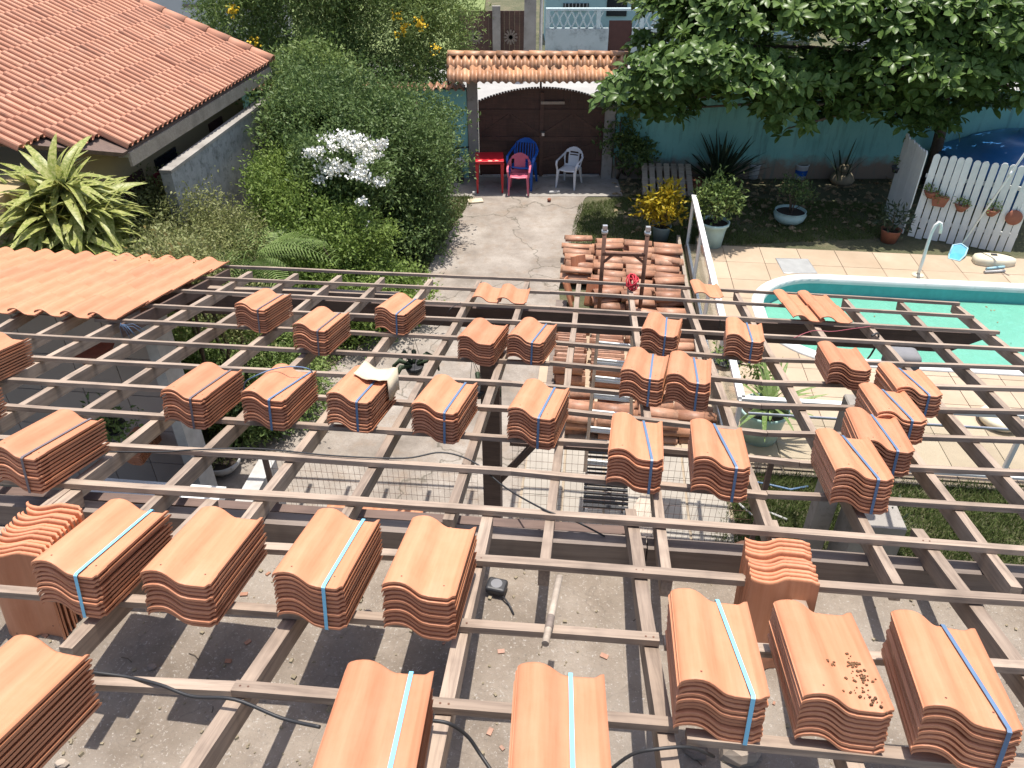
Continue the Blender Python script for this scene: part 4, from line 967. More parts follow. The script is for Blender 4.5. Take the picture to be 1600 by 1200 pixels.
# ================================================================== FURNITURE AT THE GATE
def chair(loc, rotz, mat, label, slots='h', sc_=1.0):
    t = thing('plastic_chair', label, 'chair', loc, rotz, group='plastic armchairs at the gate')
    # faces local -Y
    g = Geo(); g.smooth = True; n = 6; V = []; F = []
    for j in range(7):
        y = -.23+j*.075; V += [((i/n-.5)*(.42-.03*j/6), y, .42+.012*math.cos((i/n-.5)*6)*0+.018*abs(i/n-.5)*2-.012*j/6) for i in range(n+1)]
    F = [(j*(n+1)+i, j*(n+1)+i+1, (j+1)*(n+1)+i+1, (j+1)*(n+1)+i) for j in range(6) for i in range(n)]; g.add(V, F)
    o = part(t, 'seat', g, mat); m = o.modifiers.new('s', 'SOLIDIFY'); m.thickness = .02
    # backrest: rounded shell of strips with openings
    g = Geo(); g.smooth = True; n = 18; rows = 12; pts = {}
    def bp(a, h):   # a -1..1, h 0..1
        wdt = .21+.03*math.sin(h*math.pi); return Vector((a*wdt, .21+.11*h-.05*a*a, .41+h*.44))
    def inside(a, h):
        if abs(a) > math.sqrt(max(0, 1-((h-.62)/.38)**2)) and h > .62: return False
        if abs(a) > .93 and h < .35: return False
        if slots == 'h': return not (abs(a) < .42 and (.55 < h < .62 or .69 < h < .76)) and not (.58 < abs(a) < .82 and .12 < h < .72)
        if slots == 'v': return not (.10 < h < .80 and abs(a) < .85 and (int((a+1)*9) % 2 == 1))
        return not (.55 < abs(a) < .82 and .15 < h < .7)
    nn, hh = 36, 34; idx = {}; V = []; F = []
    for j in range(hh+1):
        for i in range(nn+1): idx[i, j] = len(V); V.append(bp(i/nn*2-1, j/hh))
    for j in range(hh):
        for i in range(nn):
            if inside((i+.5)/nn*2-1, (j+.5)/hh): F.append((idx[i, j], idx[i+1, j], idx[i+1, j+1], idx[i, j+1]))
    g.add(V, F); o = part(t, 'backrest', g, mat); m = o.modifiers.new('s', 'SOLIDIFY'); m.thickness = .014
    for s in (-1, 1):
        g = Geo(); P = [(s*.225, -.24, .40), (s*.255, -.26, .56), (s*.265, -.20, .625), (s*.265, 0, .635), (s*.25, .17, .66), (s*.215, .24, .70)]; V = []
        for p in P: V += [(p[0]-.024, p[1], p[2]-.006), (p[0]+.024, p[1], p[2]-.006), (p[0]+.024, p[1]+.002, p[2]+.010), (p[0]-.024, p[1]+.002, p[2]+.010)]
        g.smooth = False; g.add(V, [(k*4+i, k*4+(i+1) % 4, (k+1)*4+(i+1) % 4, (k+1)*4+i) for k in range(len(P)-1) for i in range(4)]+[(3, 2, 1, 0), tuple(len(V)-4+i for i in range(4))]); bevel(part(t, 'armrest', g, mat), .006)
        for (x0_, y0_, x1_, y1_) in ((s*.215, -.22, s*.235, -.27), (s*.19, .18, s*.225, .28)):
            g = Geo(); g.taper((x1_, y1_, 0), (.035, .035), (.035, .035), .001); V = []
            for z, x, y, w_ in ((0, x1_, y1_, .034), (.42, x0_, y0_, .062)): V += [(x-w_/2, y-w_/2, z), (x+w_/2, y-w_/2, z), (x+w_/2, y+w_/2, z), (x-w_/2, y+w_/2, z)]
            g = Geo(); g.add(V, [(3, 2, 1, 0), (4, 5, 6, 7)]+[(i, (i+1) % 4, (i+1) % 4+4, i+4) for i in range(4)]); part(t, 'leg', g, mat)
    t.scale = (sc_,)*3
    return t
ZP = .018
p = G(811, 307); chair((p.x, p.y+.20, ZP), R(-4), PINKP, 'faded pink plastic armchair beside the red table', 'n', .79)
chair((.21, 14.52, ZP), R(-14), BLUEP, 'blue slatted plastic armchair behind the pink one', 'v', .98)
p = G(890, 296); chair((p.x, p.y+.18, ZP), R(-24), WPLAS, 'white plastic armchair alone before the right half of the gate', 'h', .80)
p = G(765, 306); tb = thing('plastic_table', 'square red plastic table left of the pink chair', 'table', (p.x, p.y+.33, ZP), R(2))
g = Geo(); g.box((0, 0, .715), (.62, .62, .022)); g.box((0, 0, .68), (.60, .60, .05)); bevel(part(tb, 'tabletop', g, REDP), .01, 2)
for sx in (-1, 1):
    for sy in (-1, 1): g = Geo(); g.taper((sx*.275, sy*.275, 0), (.035, .035), (.075, .075), .66); part(tb, 'leg', g, REDP)
tb.scale = (.86,)*3
g = Geo(); g.disc((0, 0, 0), .02)
for i, (dx, dy, rr) in enumerate(((-.2, -.24, .05), (.02, -.27, .06), (.16, -.25, .05), (-.24, -.1, .03))):
    g = Geo(); g.disc((0, 0, 0), rr*.8, 7); tag(put('paper_scrap', g.mesh('paper_scrap', PAPER), M=Matrix.Translation((p.x+dx*.86, p.y+.33+dy*.86, ZP+.7275*.86)) @ Matrix.Scale(.5, 4, (0, 1, 0))), 'small pale crumpled scrap lying on the red table top', 'scrap', 'scraps on the red table')
# scooter wrapped among things at left of the gate
p = G(718, 292); stt = thing('covered_scooter', 'dark child scooter with a white round front half hidden by the bush', 'scooter', (p.x, p.y+.25, 0), R(20))
g = Geo(); g.smooth = True; g.lathe([(0.001, .0), (.07, .01), (.125, .06), (.12, .11), (.06, .145), (.001, .15)], (0, 0, .35), 14); part(stt, 'headlamp_shell', g, WPLAS)
g = Geo(); g.tube([(0, .15, .1), (0, .1, .45), (.0, .05, .68)], .03); g.tube([(-.22, .06, .66), (.22, .06, .66)], .015); part(stt, 'handlebar', g, DARK)
g = Geo(); g.smooth = True
for yy in (-.05, .6): g.tube([(math.cos(a*R(30))*.0, yy+.13*math.cos(a*R(30)), .15+.13*math.sin(a*R(30))) for a in range(13)], .03, 7)
part(stt, 'wheel', g, DARK); g = Geo(); g.box((-.2, .3, .40), (.30, .55, .22), Matrix.Rotation(.3, 3, 'Y')); bevel(part(stt, 'body', g, CLOTH), .05, 2)
for (px, py, s, lb, m) in ((743, 316, (.28, .18, .03), 'pale flat piece of foam lying at the left corner of the driveway', PAPER), (866, 303, (.22, .07, .05), 'short pale block on the concrete before the white chair', BALCK), (741, 305, (.07, .07, .06), 'small pinkish stone beside the red table leg', BALCK)):
    p = G(px, py); g = Geo(); g.box((0, 0, s[2]/2+.014), s); bevel(tag(put('debris', g.mesh('debris', m), M=Matrix.Translation((p.x, p.y, 0)) @ Matrix.Rotation(R(12), 4, 'Z')), lb, 'debris'), .02, 2)
g = Geo(); g.smooth = True; p = G(858, 316); g.lathe([(.001, 0), (.03, .01), (.038, .035), (.03, .06), (.001, .07)], (p.x, p.y, .014), 10); tag(put('brown_ball', g.mesh('brown_ball', TERRA)), 'little brown ball on the driveway in front of the gate', 'ball')
# pallet and brick slab right of the gate
pt = thing('wooden_pallet', 'grey slatted pallet propped on the ground right of the gate', 'pallet', Vector((2.95, 14.15, 0)), R(-4))
for i in range(7): g = Geo(); g.box((-.42+i*.14, .05, .26), (.10, .85, .022), Matrix.Rotation(R(22), 3, 'X')); part(pt, 'slat', g, PALE)
for y in (-.3, .0, .33): g = Geo(); g.box((0, y+.05, .215+y*.40), (.95, .07, .07)); part(pt, 'bearer', g, PALE)
for i in range(6):
    p = G(1060+(i % 3)*24, 286+(i//3)*6); g = Geo(); g.box((0, 0, .05), (.32, .2, .09)); bevel(tag(put('clay_brick', g.mesh('clay_brick', TERRA), M=Matrix.Translation((p.x, p.y, 0)) @ Matrix.Rotation(random.uniform(-.3, .3), 4, 'Z')), 'red clay brick on the ground in front of the grey pallet', 'brick', 'loose bricks by the pallet'), .008)

# ================================================================== POTS AND PLANTS RIGHT
def pot(loc, prof, mat, name, label, cat='potted plant', ribs=0, soil=None, group=None, rim=True):
    t = thing(name, label, cat, loc, group=group); g = Geo(); g.smooth = True
    seg = 36; V = []; pr = prof+[(prof[-1][0]-.015, prof[-1][1]), (prof[-1][0]-.02, prof[-1][1]-.05)]
    for r, z in pr:
        for k in range(seg):
            rr = r*(1+(.025 if (ribs and k % 2) else 0)); an = 2*math.pi*k/seg; V.append((rr*math.cos(an), rr*math.sin(an), z))
    F = [(i*seg+k, i*seg+(k+1) % seg, (i+1)*seg+(k+1) % seg, (i+1)*seg+k) for i in range(len(pr)-1) for k in range(seg)]+[tuple(range(seg))[::-1]]
    g.add(V, F); part(t, 'pot', g, mat)
    g = Geo(); g.disc((0, 0, prof[-1][1]-.045), prof[-1][0]-.015, 20); part(t, 'soil', g, SOIL); return t
def foliage(t, blobs, n, leaf, mat, seed, clump=.06, per=8, name='foliage', wr=.45, stems=4, z0=.3, shell=.6):
    rng = np.random.default_rng(seed); P, Dr = blob_points(blobs, n, rng, shell, clump, per); L = leaf*(.6+.7*rng.random(len(P)))
    V, F = leaves(P, Dr, L, L*wr, rng); put(name, npmesh(name, V, F, mat), t)
    g = Geo(); b0 = np.array(blobs)
    for i in range(stems):
        q = b0[i % len(b0)]; e = Vector(q[:3])+Vector(rng.normal(size=3)*q[3]*.4); g.tube([(rng.normal()*.02, rng.normal()*.02, z0), ((e.x)*.4, e.y*.4, (z0+e.z)/2), e], [.012, .009, .004], 5)
    if stems: part(t, 'stem', g, BARK)
p = G(1114, 392); t = pot((p.x, p.y+.16, .035), [(.16, 0), (.185, .25), (.21, .36), (.235, .37), (.235, .42)], POTW, 'potted_shrub', 'feathery pale green shrub in a large ribbed pot at the deck corner', ribs=1)
foliage(t, [(-.12, 0, .75, .25, .22, .28), (.15, .0, .72, .24, .22, .22), (0, .05, .95, .2, .2, .2), (.28, 0, .85, .12, .12, .1)], 1300, .085, L_MID, 11, .07, 7, wr=.4, stems=7)
p = G(1033, 383); t = pot((p.x, p.y+.12, .0), [(.11, 0), (.15, .28), (.165, .30)], POTB, 'potted_croton', 'bright yellow croton in a blue grey pot beside the glass fence')
foliage(t, [(-.03, 0, .62, .26, .24, .26), (.1, 0, .82, .16, .16, .16), (-.2, 0, .60, .16, .16, .14)], 900, .12, L_YEL, 12, .07, 6, wr=.36, stems=5, z0=.25)
p = G(1237, 356); t = pot((p.x, p.y+.22, .0), [(.16, 0), (.25, .08), (.28, .17), (.25, .22), (.27, .235)], POTW, 'potted_bonsai', 'small shrub in a low round pale bowl in the tree shade')
foliage(t, [(0, 0, .62, .30, .28, .20), (.12, 0, .50, .18, .18, .12)], 700, .05, L_DARK, 13, .06, 6, stems=7, z0=.18)
for (px, py, lb, r_) in ((1178, 281, 'white paint bucket at the foot of the wall below the spiky plant', .12), (1252, 282, 'white bucket with a dark label at the foot of the wall', .13), (1273, 280, 'slim pale jar right of the labelled bucket', .08)):
    p = G(px, py); t = thing('bucket', lb, 'bucket', (p.x, p.y+.12, 0)); g = Geo(); g.smooth = True; g.lathe([(.001, .0), (r_*.85, 0), (r_, .27), (r_*1.06, .275), (r_*1.06, .29), (r_*.9, .29), (r_*.88, .05)], seg=20); part(t, 'shell', g, WPLAS)
    g = Geo(); g.smooth = True; g.lathe([(r_*.93, .08), (r_*1.0, .19)], seg=20); part(t, 'label_band', g, BLUEP if px == 1252 else BALCK)
p = G(1318, 290); g = Geo(); g.smooth = True
t = thing('garden_ornament', 'squat tan stone ornament shaped like a frog near the wall', 'ornament', (p.x, p.y+.15, 0))
g.lathe([(.001, 0), (.2, .0), (.24, .08), (.2, .17), (.13, .23), (.001, .26)], seg=16); part(t, 'body', g, STONE); g = Geo(); g.smooth = True
g.lathe([(.001, 0), (.1, .02), (.13, .08), (.1, .15), (.001, .17)], (0, -.02, .21), 14); part(t, 'head', g, STONE)
for s in (-1, 1): g = Geo(); g.smooth = True; g.lathe([(.001, -.035), (.03, -.015), (.035, 0), (.03, .02), (.001, .035)], (s*.07, -.08, .37), 8); part(t, 'eye', g, STONE)
# spiky plants: every blade a leaf part
def blade_mesh(L, W, mat, curl=.15, fold=.3, n=7, tipw=.0):
    g = Geo(); g.smooth = True; V = []
    for i in range(n+1):
        f = i/n; w_ = W*(math.sin(math.pi*min(1, f*.86+.14))**.7)*.5 if f < 1 else 0.001; z = -curl*L*f*f; y = L*f*(1-.15*curl*f)
        V += [(-w_, y, z+w_*fold), (0, y, z), (w_, y, z+w_*fold)]
    return g.add(V, [(3*i+k, 3*i+k+1, 3*i+k+4, 3*i+k+3) for i in range(n) for k in range(2)]).mesh('leaf', mat)
def spiky(t, variants, n, c, el0, el1, rng, scl=(.8, 1.15), jit=.05, up=0):
    for i in range(n):
        az = rng.uniform(0, 2*math.pi); el = rng.uniform(el0, el1); s = rng.uniform(*scl)
        M = Matrix.Translation(Vector(c)+Vector((rng.uniform(-jit, jit), rng.uniform(-jit, jit), rng.uniform(0, up)))) @ Matrix.Rotation(az, 4, 'Z') @ Matrix.Rotation(el, 4, 'X') @ Matrix.Rotation(rng.gauss(0, .3), 4, 'Y') @ Matrix.Scale(s, 4)
        put('leaf', rng.choice(variants), t, M)
rr = random.Random(5)
p = G(1112, 268); t = thing('spiky_plant', 'large dark spiky plant fanned against the teal wall', 'plant', (p.x-.1, 14.45, 0))
bl = [blade_mesh(1.0, .05, L_AGAVE, c) for c in (.05, .12, .2)]; spiky(t, bl, 95, (0, 0, .02), R(25), R(88), rr)
p = G(1303, 272); t = thing('spiky_plant', 'small upright dark snake plant against the wall behind the stone ornament', 'plant', (p.x-.1, 14.55, 0)); spiky(t, bl, 9, (0, 0, .0), R(62), R(88), rr, (.6, .95))
# shrub beside right gate column
p = G(975, 285); bush('wall_shrub', 'thin green shrub in front of the right gate column', 'shrub', [(p.x-.1, p.y+.3, .75, .4, .3, .35), (p.x+.25, p.y+.2, .55, .35, .3, .35), (p.x-.1, p.y+.35, 1.15, .22, .2, .25)], 3500, .10, L_DARK, 21, clump=.09)

# ------------------------------------------------------------------ picket fence (two leaning panels)
def picket_panel(P, Q, h, label, n, lean, pw_=.085):
    t = thing('picket_fence', label, 'fence', P); d = (Q-P); L = d.length; d.normalize(); nrm = Vector((-d.y, d.x, 0)); up = (EZ+nrm*lean).normalized()
    M = basis(d, nrm, EZ, P); st = L/n
    g = Geo(); a = [(-pw_/2, 0), (pw_/2, 0), (pw_/2, h-.04), (pw_*.3, h-.008), (0, h), (-pw_*.3, h-.008), (-pw_/2, h-.04)]
    g.prism([(x, 0, z) for x, z in a], (0, .02, 0)); me = g.mesh('picket', PICKET)
    for i in range(n):
        put('picket', me, t, basis(d, nrm, up, P+d*(st*(i+.5))+EZ*(.03+random.gauss(0, .008))) @ Matrix.Rotation(random.gauss(0, .008), 4, 'Y'), world=True)
    for z in (.32, 1.06):
        bar(t, 'rail', P+up*z+nrm*.035+EZ*.03, Q+up*z+nrm*.035+EZ*.03, .03, .06, EZ, PICKET)
    return t, d, nrm, up
Pf = G(1416, 371, 0); Qf = G(1578, 399, 0)
fp, fd, fn, fu = picket_panel(Pf, Qf, 1.40, 'wide white picket panel hung with small flower pots', 13, .06, .100)
Pk = G(1380, 334); picket_panel(Pk, Pf-fd*.06+Vector((0, .05, 0)), 1.42, 'narrow white picket panel turning back towards the wall', 9, -.03, .115)
def wallpot(px, py, kind, label, D=None):
    # find the point on the fence plane
    d_ = ray(px, py); nn = fd.cross(fu).normalized(); tt = (Pf-CAM).dot(nn)/d_.dot(nn); q = CAM+d_*tt-fn*.06
    t = thing('hanging_pot', label, 'hanging pot', q, math.atan2(fd.y, fd.x), group='small pots hooked on the picket fence')
    g = Geo(); g.smooth = True
    if kind == 'disc': g.lathe([(.001, -.02), (.11, -.02), (.12, .0), (.10, .02), (.001, .02)], seg=18, mat=Matrix.Rotation(R(80), 3, 'X')); part(t, 'pot', g, TERRA)
    elif kind == 'box': g.smooth = False; g.taper((0, 0, -.08), (.18, .10), (.26, .15), .16); part(t, 'pot', g, TERRA)
    else: g.lathe([(.001, -.09), (.05, -.085), (.10, -.01), (.115, .02), (.10, .02), (.001, .0)], seg=18); part(t, 'pot', g, TERRA)
    if kind != 'disc': foliage(t, [(0, -.02, .06, .10, .08, .06)], 90, .05, L_MID, int(px), .03, 5, stems=0)
    g = Geo(); g.tube([(0, .02, 0), (0, .05, .18), (0, .07, .22)], .004, 5); part(t, 'hook', g, DARK)
wallpot(1455, 299, 'bowl', 'round clay pot nearest the corner on the wide picket panel'); wallpot(1468, 312, 'box', 'long terracotta trough pot on the wide picket panel'); wallpot(1503, 320, 'bowl', 'clay pot with trailing roots right of the trough pot')
wallpot(1550, 327, 'bowl', 'clay pot right of the net pole on the picket panel'); wallpot(1584, 338, 'disc', 'empty dark clay dish hung at the right end of the picket panel')
for (px, py, lb) in ((1402, 262, 'dark wire pot at the top of the narrow picket panel'), (1409, 289, 'small clay pot at mid height of the narrow picket panel')):
    q = AT(px, py, 13.1); t = thing('hanging_pot', lb, 'hanging pot', q, group='small pots hooked on the picket fence'); g = Geo(); g.smooth = True; g.lathe([(.001, -.09), (.06, -.08), (.10, .02), (.09, .02), (.001, .0)], seg=16); part(t, 'pot', g, TERRA if py > 270 else DARK); foliage(t, [(0, 0, .08, .12, .1, .08)], 120, .05, L_MID, int(px)+3, .03, 5, stems=0)
p = G(1395, 385); t = pot((p.x, p.y+.2, 0), [(.12, 0), (.16, .2), (.17, .22)], TERRA, 'potted_succulent', 'straggly plant in a clay pot at the foot of the narrow picket panel'); foliage(t, [(0, 0, .4, .22, .2, .2)], 160, .12, L_AGAVE, 33, .05, 5, wr=.3, stems=5, z0=.2)

# blue tank behind the fence
tk = thing('water_tank', 'big glossy blue domed water tank behind the picket fence', 'water tank', (9.65, 14.3, -.2))
g = Geo(); g.smooth = True; g.lathe([(1.25, 0), (1.45, .75), (1.5, .78), (1.5, .84), (1.42, .88)], seg=48); part(tk, 'tank', g, TANKB)
g = Geo(); g.smooth = True; g.lathe([(1.52, .80), (1.53, .88), (1.40, .92), (1.0, 1.06), (.98, 1.10), (.55, 1.22), (.25, 1.28), (.24, 1.33), (.001, 1.34)], seg=48); part(tk, 'lid', g, TANKB)
g = Geo(); g.tube([(0, 0, 1.33), (0, 0, 1.42)], .05, 10); part(tk, 'knob', g, TANKB)
# deck objects
sk = thing('pool_net', 'blue pool skimmer net on a long white pole leaned on the picket fence', 'pool net', G(1495, 405, .03))
h0 = G(1504, 380, .16); h1 = AT(1579, 272, (Pf+(Qf-Pf)*.86).y+.0); h1 = AT(1579, 272, 11.36); dirp = (h1-h0).normalized()
g = Geo(); g.tube([h0, h0+dirp*2.6], .017, 8); part(sk, 'pole', g, WHITE, True); g = Geo(); g.tube([h1-dirp*.05, h1+dirp*.05], .02, 8); part(sk, 'clamp', g, WHITE, True)
fr = [(1483, 397, .05), (1489, 383, .13), (1502, 381, .16), (1512, 388, .14), (1508, 399, .07), (1499, 408, .035), (1482, 404, .03)]
fp_ = [G(x, y, z) for x, y, z in fr]; g = Geo(); g.tube(fp_+[fp_[0]], .014, 6); part(sk, 'net_frame', g, NETR, True)
g = Geo(); cc = sum(fp_, Vector())/len(fp_)-EZ*.01; g.add(fp_+[cc], [(i, (i+1) % 7, 7) for i in range(7)]); part(sk, 'net', g, NET, True)
p = G(1434, 430, .035); wp = thing('water_spout', 'white swan neck pool water spout on a round base plate', 'pool fitting', p)
g = Geo(); g.lathe([(.09, 0), (.09, .012), (.04, .02), (.03, .03)], seg=18); part(wp, 'base_plate', g, CREAM)
top = AT(1460, 344, p.y+.0)-p
g = Geo(); cv = [(0, 0, .01), (0, 0, .25), (-.01, .0, .5), (-.01, 0, .70), (.01, 0, .82), (.05, -.0, .87), (.09, 0, .85), (.11, 0, .78), (.12, 0, .70)]; g.tube(cv, .024, 10); part(wp, 'pipe', g, WHITE)
g = Geo(); P4 = [G(x, y, .034) for x, y in ((1212, 404), (1262, 405), (1277, 427), (1225, 427))]; mh = thing('access_cover', 'square grey metal access cover set into the deck', 'cover', P4[0]); g.prism(P4, (0, 0, .004)); part(mh, 'plate', g, STEELP, True)
g = Geo(); g.tube(P4+[P4[0]], .008, 5); part(mh, 'frame', g, ALU, True)
p = G(1549, 411, .035); fl = thing('pool_float', 'cream coloured moulded float lying on the deck by the fence', 'pool float', (p.x, p.y, .035), R(-10)); g = Geo(); g.smooth = True
V = []; seg = 20
for rz, z in ((.98, 0), (1.0, .05), (.94, .10), (.7, .125), (.3, .13), (.001, .13)):
    for k in range(seg):
        a_ = 2*math.pi*k/seg; q = 1+.10*math.cos(3*a_); V.append((.32*rz*math.cos(a_)*q, .17*rz*math.sin(a_)*(1+.1*math.cos(2*a_)), z))
g.add(V, [(i*seg+k, i*seg+(k+1) % seg, (i+1)*seg+(k+1) % seg, (i+1)*seg+k) for i in range(5) for k in range(seg)]); part(fl, 'shell', g, CREAM); g = Geo(); g.box((.0, .02, .13), (.09, .05, .03)); part(fl, 'valve', g, DARK)
for i, (a_, b_) in enumerate((((1541, 420), (1569, 417)), ((1538, 425), (1570, 423)))):
    g = Geo(); g.tube([G(*a_, .055), G(*b_, .055)], .022, 8); tag(put('pool_tube', g.mesh('pool_tube', NETR if i == 0 else BALCK)), ('pale blue' if i == 0 else 'whitish')+' short tube lying on the deck in front of the float', 'tube')
p = G(1560, 660, .035); g = Geo(); g.smooth = True; g.lathe([(.001, 0), (.20, .01), (.24, .07), (.2, .12), (.001, .13)], (p.x, p.y, .033), 24); tag(put('round_float', g.mesh('round_float', CREAM)), 'round cream float on the deck behind the near glass fence', 'pool float')

# pots below / near the corner of the glass fence
p = G(1188, 690, .03); t = pot((p.x, p.y+.1, .034), [(.20, 0), (.25, .34), (.27, .36), (.27, .40)], POTW, 'potted_yucca', 'spiky yellow green plant in a big pale pot at the glass fence corner')
bl2 = [blade_mesh(.62, .05, L_PALM, c) for c in (.15, .35, .5)]; spiky(t, bl2, 34, (0.05, 0, .38), R(8), R(75), rr, (.7, 1.1))
g = Geo(); hp = AT(1133, 560, 7.2); t = thing('hanging_basket', 'dark hanging basket with trailing leafy stems above the fence corner', 'hanging basket', hp)
g.smooth = True; g.lathe([(.001, -.13), (.10, -.11), (.16, -.02), (.17, .0), (.15, .0), (.001, -.02)], seg=20); part(t, 'basket', g, DARK); foliage(t, [(0, 0, .08, .2, .18, .10), (.3, 0, -.05, .18, .12, .16), (.42, 0, -.18, .12, .1, .12)], 420, .06, L_MID, 41, .05, 6, stems=5, z0=0)
g = Geo(); tp = PL(1125, 500)-hp; g.tube([(-.12, 0, 0), tp], .003, 4); g.tube([(.12, 0, 0), tp], .003, 4); part(t, 'wire', g, CABLE)
# two staghorn style pots hung by wires
for (px, py, D_, top_, lb) in ((647, 570, 5.3, (643, 516), 'black hanging pot with drooping horn shaped leaves over the driveway'), (747, 605, 5.0, (738, 560), 'black hanging pot partly hidden by the bundle left of the post')):
    hp = AT(px, py, D_); t = thing('hanging_planter', lb, 'hanging planter', hp, group='hanging staghorn planters'); g = Geo(); g.smooth = True
    g.lathe([(.001, -.085), (.055, -.08), (.085, 0), (.075, 0), (.001, -.01)], seg=18); part(t, 'pot', g, DARK)
    for k in range(7):
        an = rr.uniform(0, 6.28) if k > 1 else (math.pi*k+.1); L_ = rr.uniform(.10, .15); e = Vector((math.cos(an), math.sin(an), 0)); g = Geo(); g.tube([e*.03, e*L_+EZ*.05, e*(L_+.05)+EZ*.0, e*(L_+.06)-EZ*.07], [.012, .022, .018, .008], 6); part(t, 'leaf', g, L_AGAVE)
    tp = PL(*top_)-hp; g = Geo()
    for q in ((-.07, 0, 0), (.07, 0, 0), (0, .07, 0)): g.tube([q, tp], .0022, 4)
    part(t, 'wire', g, CABLE)
# grey pillar, white wall block and saucer pot under the right of the frame
g = Geo(); p = G(1290, 880, .9); p = AT(1283, 800, 4.75); pl = thing('concrete_pillar', 'thick grey pillar under the diagonal cluster of tile bundles', 'pillar', (p.x, p.y, 0), -TH); g.box((0, 0, 1.0), (.16, .16, 2.0)); bevel(part(pl, 'shaft', g, CONC), .01)
p = AT(1345, 850, 4.55); g = Geo(); g.box((.02, 0, .50), (.40, .35, 1.0)); tag(put('low_white_block', g.mesh('low_white_block', CONC), M=Matrix.Translation((p.x, p.y, 0)) @ HF), 'low grey masonry block beside the grey pillar', 'wall')
p = G(1378, 816, 1.0); p = AT(1380, 818, 4.7); t = pot(p, [(.07, 0), (.10, .12), (.105, .13)], DARK, 'saucer_pot', 'black pot on a broad white saucer right of the grey pillar')
g = Geo(); g.smooth = True; g.lathe([(.001, -.02), (.11, -.02), (.17, .0), (.16, .008), (.001, -.005)], seg=24); part(t, 'saucer', g, WHITE); foliage(t, [(-.08, 0, .16, .12, .1, .06)], 90, .10, L_AGAVE, 51, .04, 4, wr=.25, stems=0)
g = Geo(); g.tube([(0, 0, -.02), (0, 0, -p.z)], .03, 8); part(t, 'stand', g, BALCK)
g = Geo(); g.tube([PL(1283, 858, -.25)+EX*.1, PL(1283, 858, -.25)+EX*.1-EZ*.4], .11, 16)
t = thing('dark_barrel', 'dark rusty barrel standing behind the slab edge near the pillar', 'barrel', AT(1175, 870, 4.4)*1.0); q = AT(1180, 858, 4.4); t.location = (q.x, q.y, 0)
g = Geo(); g.smooth = True; g.lathe([(.001, .0), (.20, 0), (.21, .3), (.20, .6), (.20, .62), (.001, .60)], seg=24); part(t, 'drum', g, RUST)
# things lying on the near frame and slab
tmz = SL(776, 916, .03); t = thing('tape_measure', 'black tape measure on the slab between two battens', 'tape measure', tmz, R(-15))
g = Geo(); g.box((0, 0, .0), (.085, .07, .035)); bevel(part(t, 'case', g, DARK), .012, 3); g = Geo(); g.disc((0, 0, .0185), .024, 20); part(t, 'face', g, CLOTH); g = Geo(); g.tube([(.03, -.03, -.01), (.07, -.06, -.02), (.10, -.10, -.025)], .004, 5); part(t, 'cord', g, DARK)
a_, b_ = PL(874, 902, .035), PL(852, 1006, .018); t = thing('round_stick', 'pale round stick with a dark band resting across a batten', 'stick', a_); g = Geo(); g.tube([a_, b_], .0125, 10); part(t, 'stick', g, PALE, True)
m0, m1 = a_.lerp(b_, .62), a_.lerp(b_, .80); g = Geo(); g.tube([m0, m1], .0135, 10); part(t, 'band', g, BEAMG, True)
def cable(pts, r, label, nm='power_cable', mat=CABLE):
    P = [q if isinstance(q, Vector) else PL(*q) for q in pts]; S_ = []
    for i in range(len(P)-1):
        p_, a1, b1, n_ = P[max(i-1, 0)], P[i], P[i+1], P[min(i+2, len(P)-1)]
        for k in range(6):
            f = k/6; S_.append(.5*((2*a1)+(b1-p_)*f+(2*p_-5*a1+4*b1-n_)*f*f+(-p_+3*a1-3*b1+n_)*f**3))
    S_.append(P[-1]); g = Geo(); g.tube(S_, r, 6); return tag(put(nm, g.mesh(nm, mat)), label, 'cable' if mat is CABLE else 'strap')
cable([(120, 1046, .01), (150, 1051, .01), (200, 1058, .0), (250, 1070, .012), (300, 1088, -.0), (367, 1093, .012), (440, 1122, -.03), (500, 1136, -.02)], .0055, 'grey cable running from the bottom left bundle across the nearest batten')
cable([(660, 1125, .01), (700, 1130, .01), (730, 1150, -.05), (750, 1178, -.1), (775, 1215, -.12)], .0055, 'black cable curling down right of the large bottom bundle')
cable([(940, 1215, -.1), (985, 1180, -.02), (1030, 1170, .012), (1080, 1168, .0), (1115, 1182, -.08)], .0055, 'black cable arching near the cut batten end at the bottom')
cable([(150, 706, .01), (250, 706, .012), (300, 703, .012), (400, 701, .012), (520, 712, .012), (630, 716, .012), (690, 707, .02), (740, 722, .0), (790, 762, -.05), (850, 796, .01), (900, 815, -.05), (945, 838, -.1)], .004, 'thin black cable looping over the middle battens towards the mesh')
cable([(720, 473, .012), (703, 483, .0), (695, 500, -.1), (680, 515, -.2), (660, 530, -.3)], .0025, 'thin wire hanging from the dark beam left of the laid tile pair')
cable([(384, 622, .02), (382, 600, .10), (398, 588, .20), (430, 576, .225), (462, 573, .23), (485, 578, .21), (490, 592, .10)], .0035, 'loose dull blue strap end looping over a far tile bundle', 'loose_strap', STRAPD)
cable([(1240, 528, .012), (1270, 517, .01), (1300, 518, .012), (1330, 514, .012), (1360, 510, .012)], .003, 'reddish wire lying along the beam right of the laid tiles', 'red_wire', simple('red_wire', (.40, .10, .12), .5, bstr=0))
cable([(1362, 525, .012), (1372, 521, .02), (1371, 535, -.1), (1362, 552, -.2), (1356, 560, -.3)], .008, 'dark rope knotted round a rafter above the pool edge', 'rope')
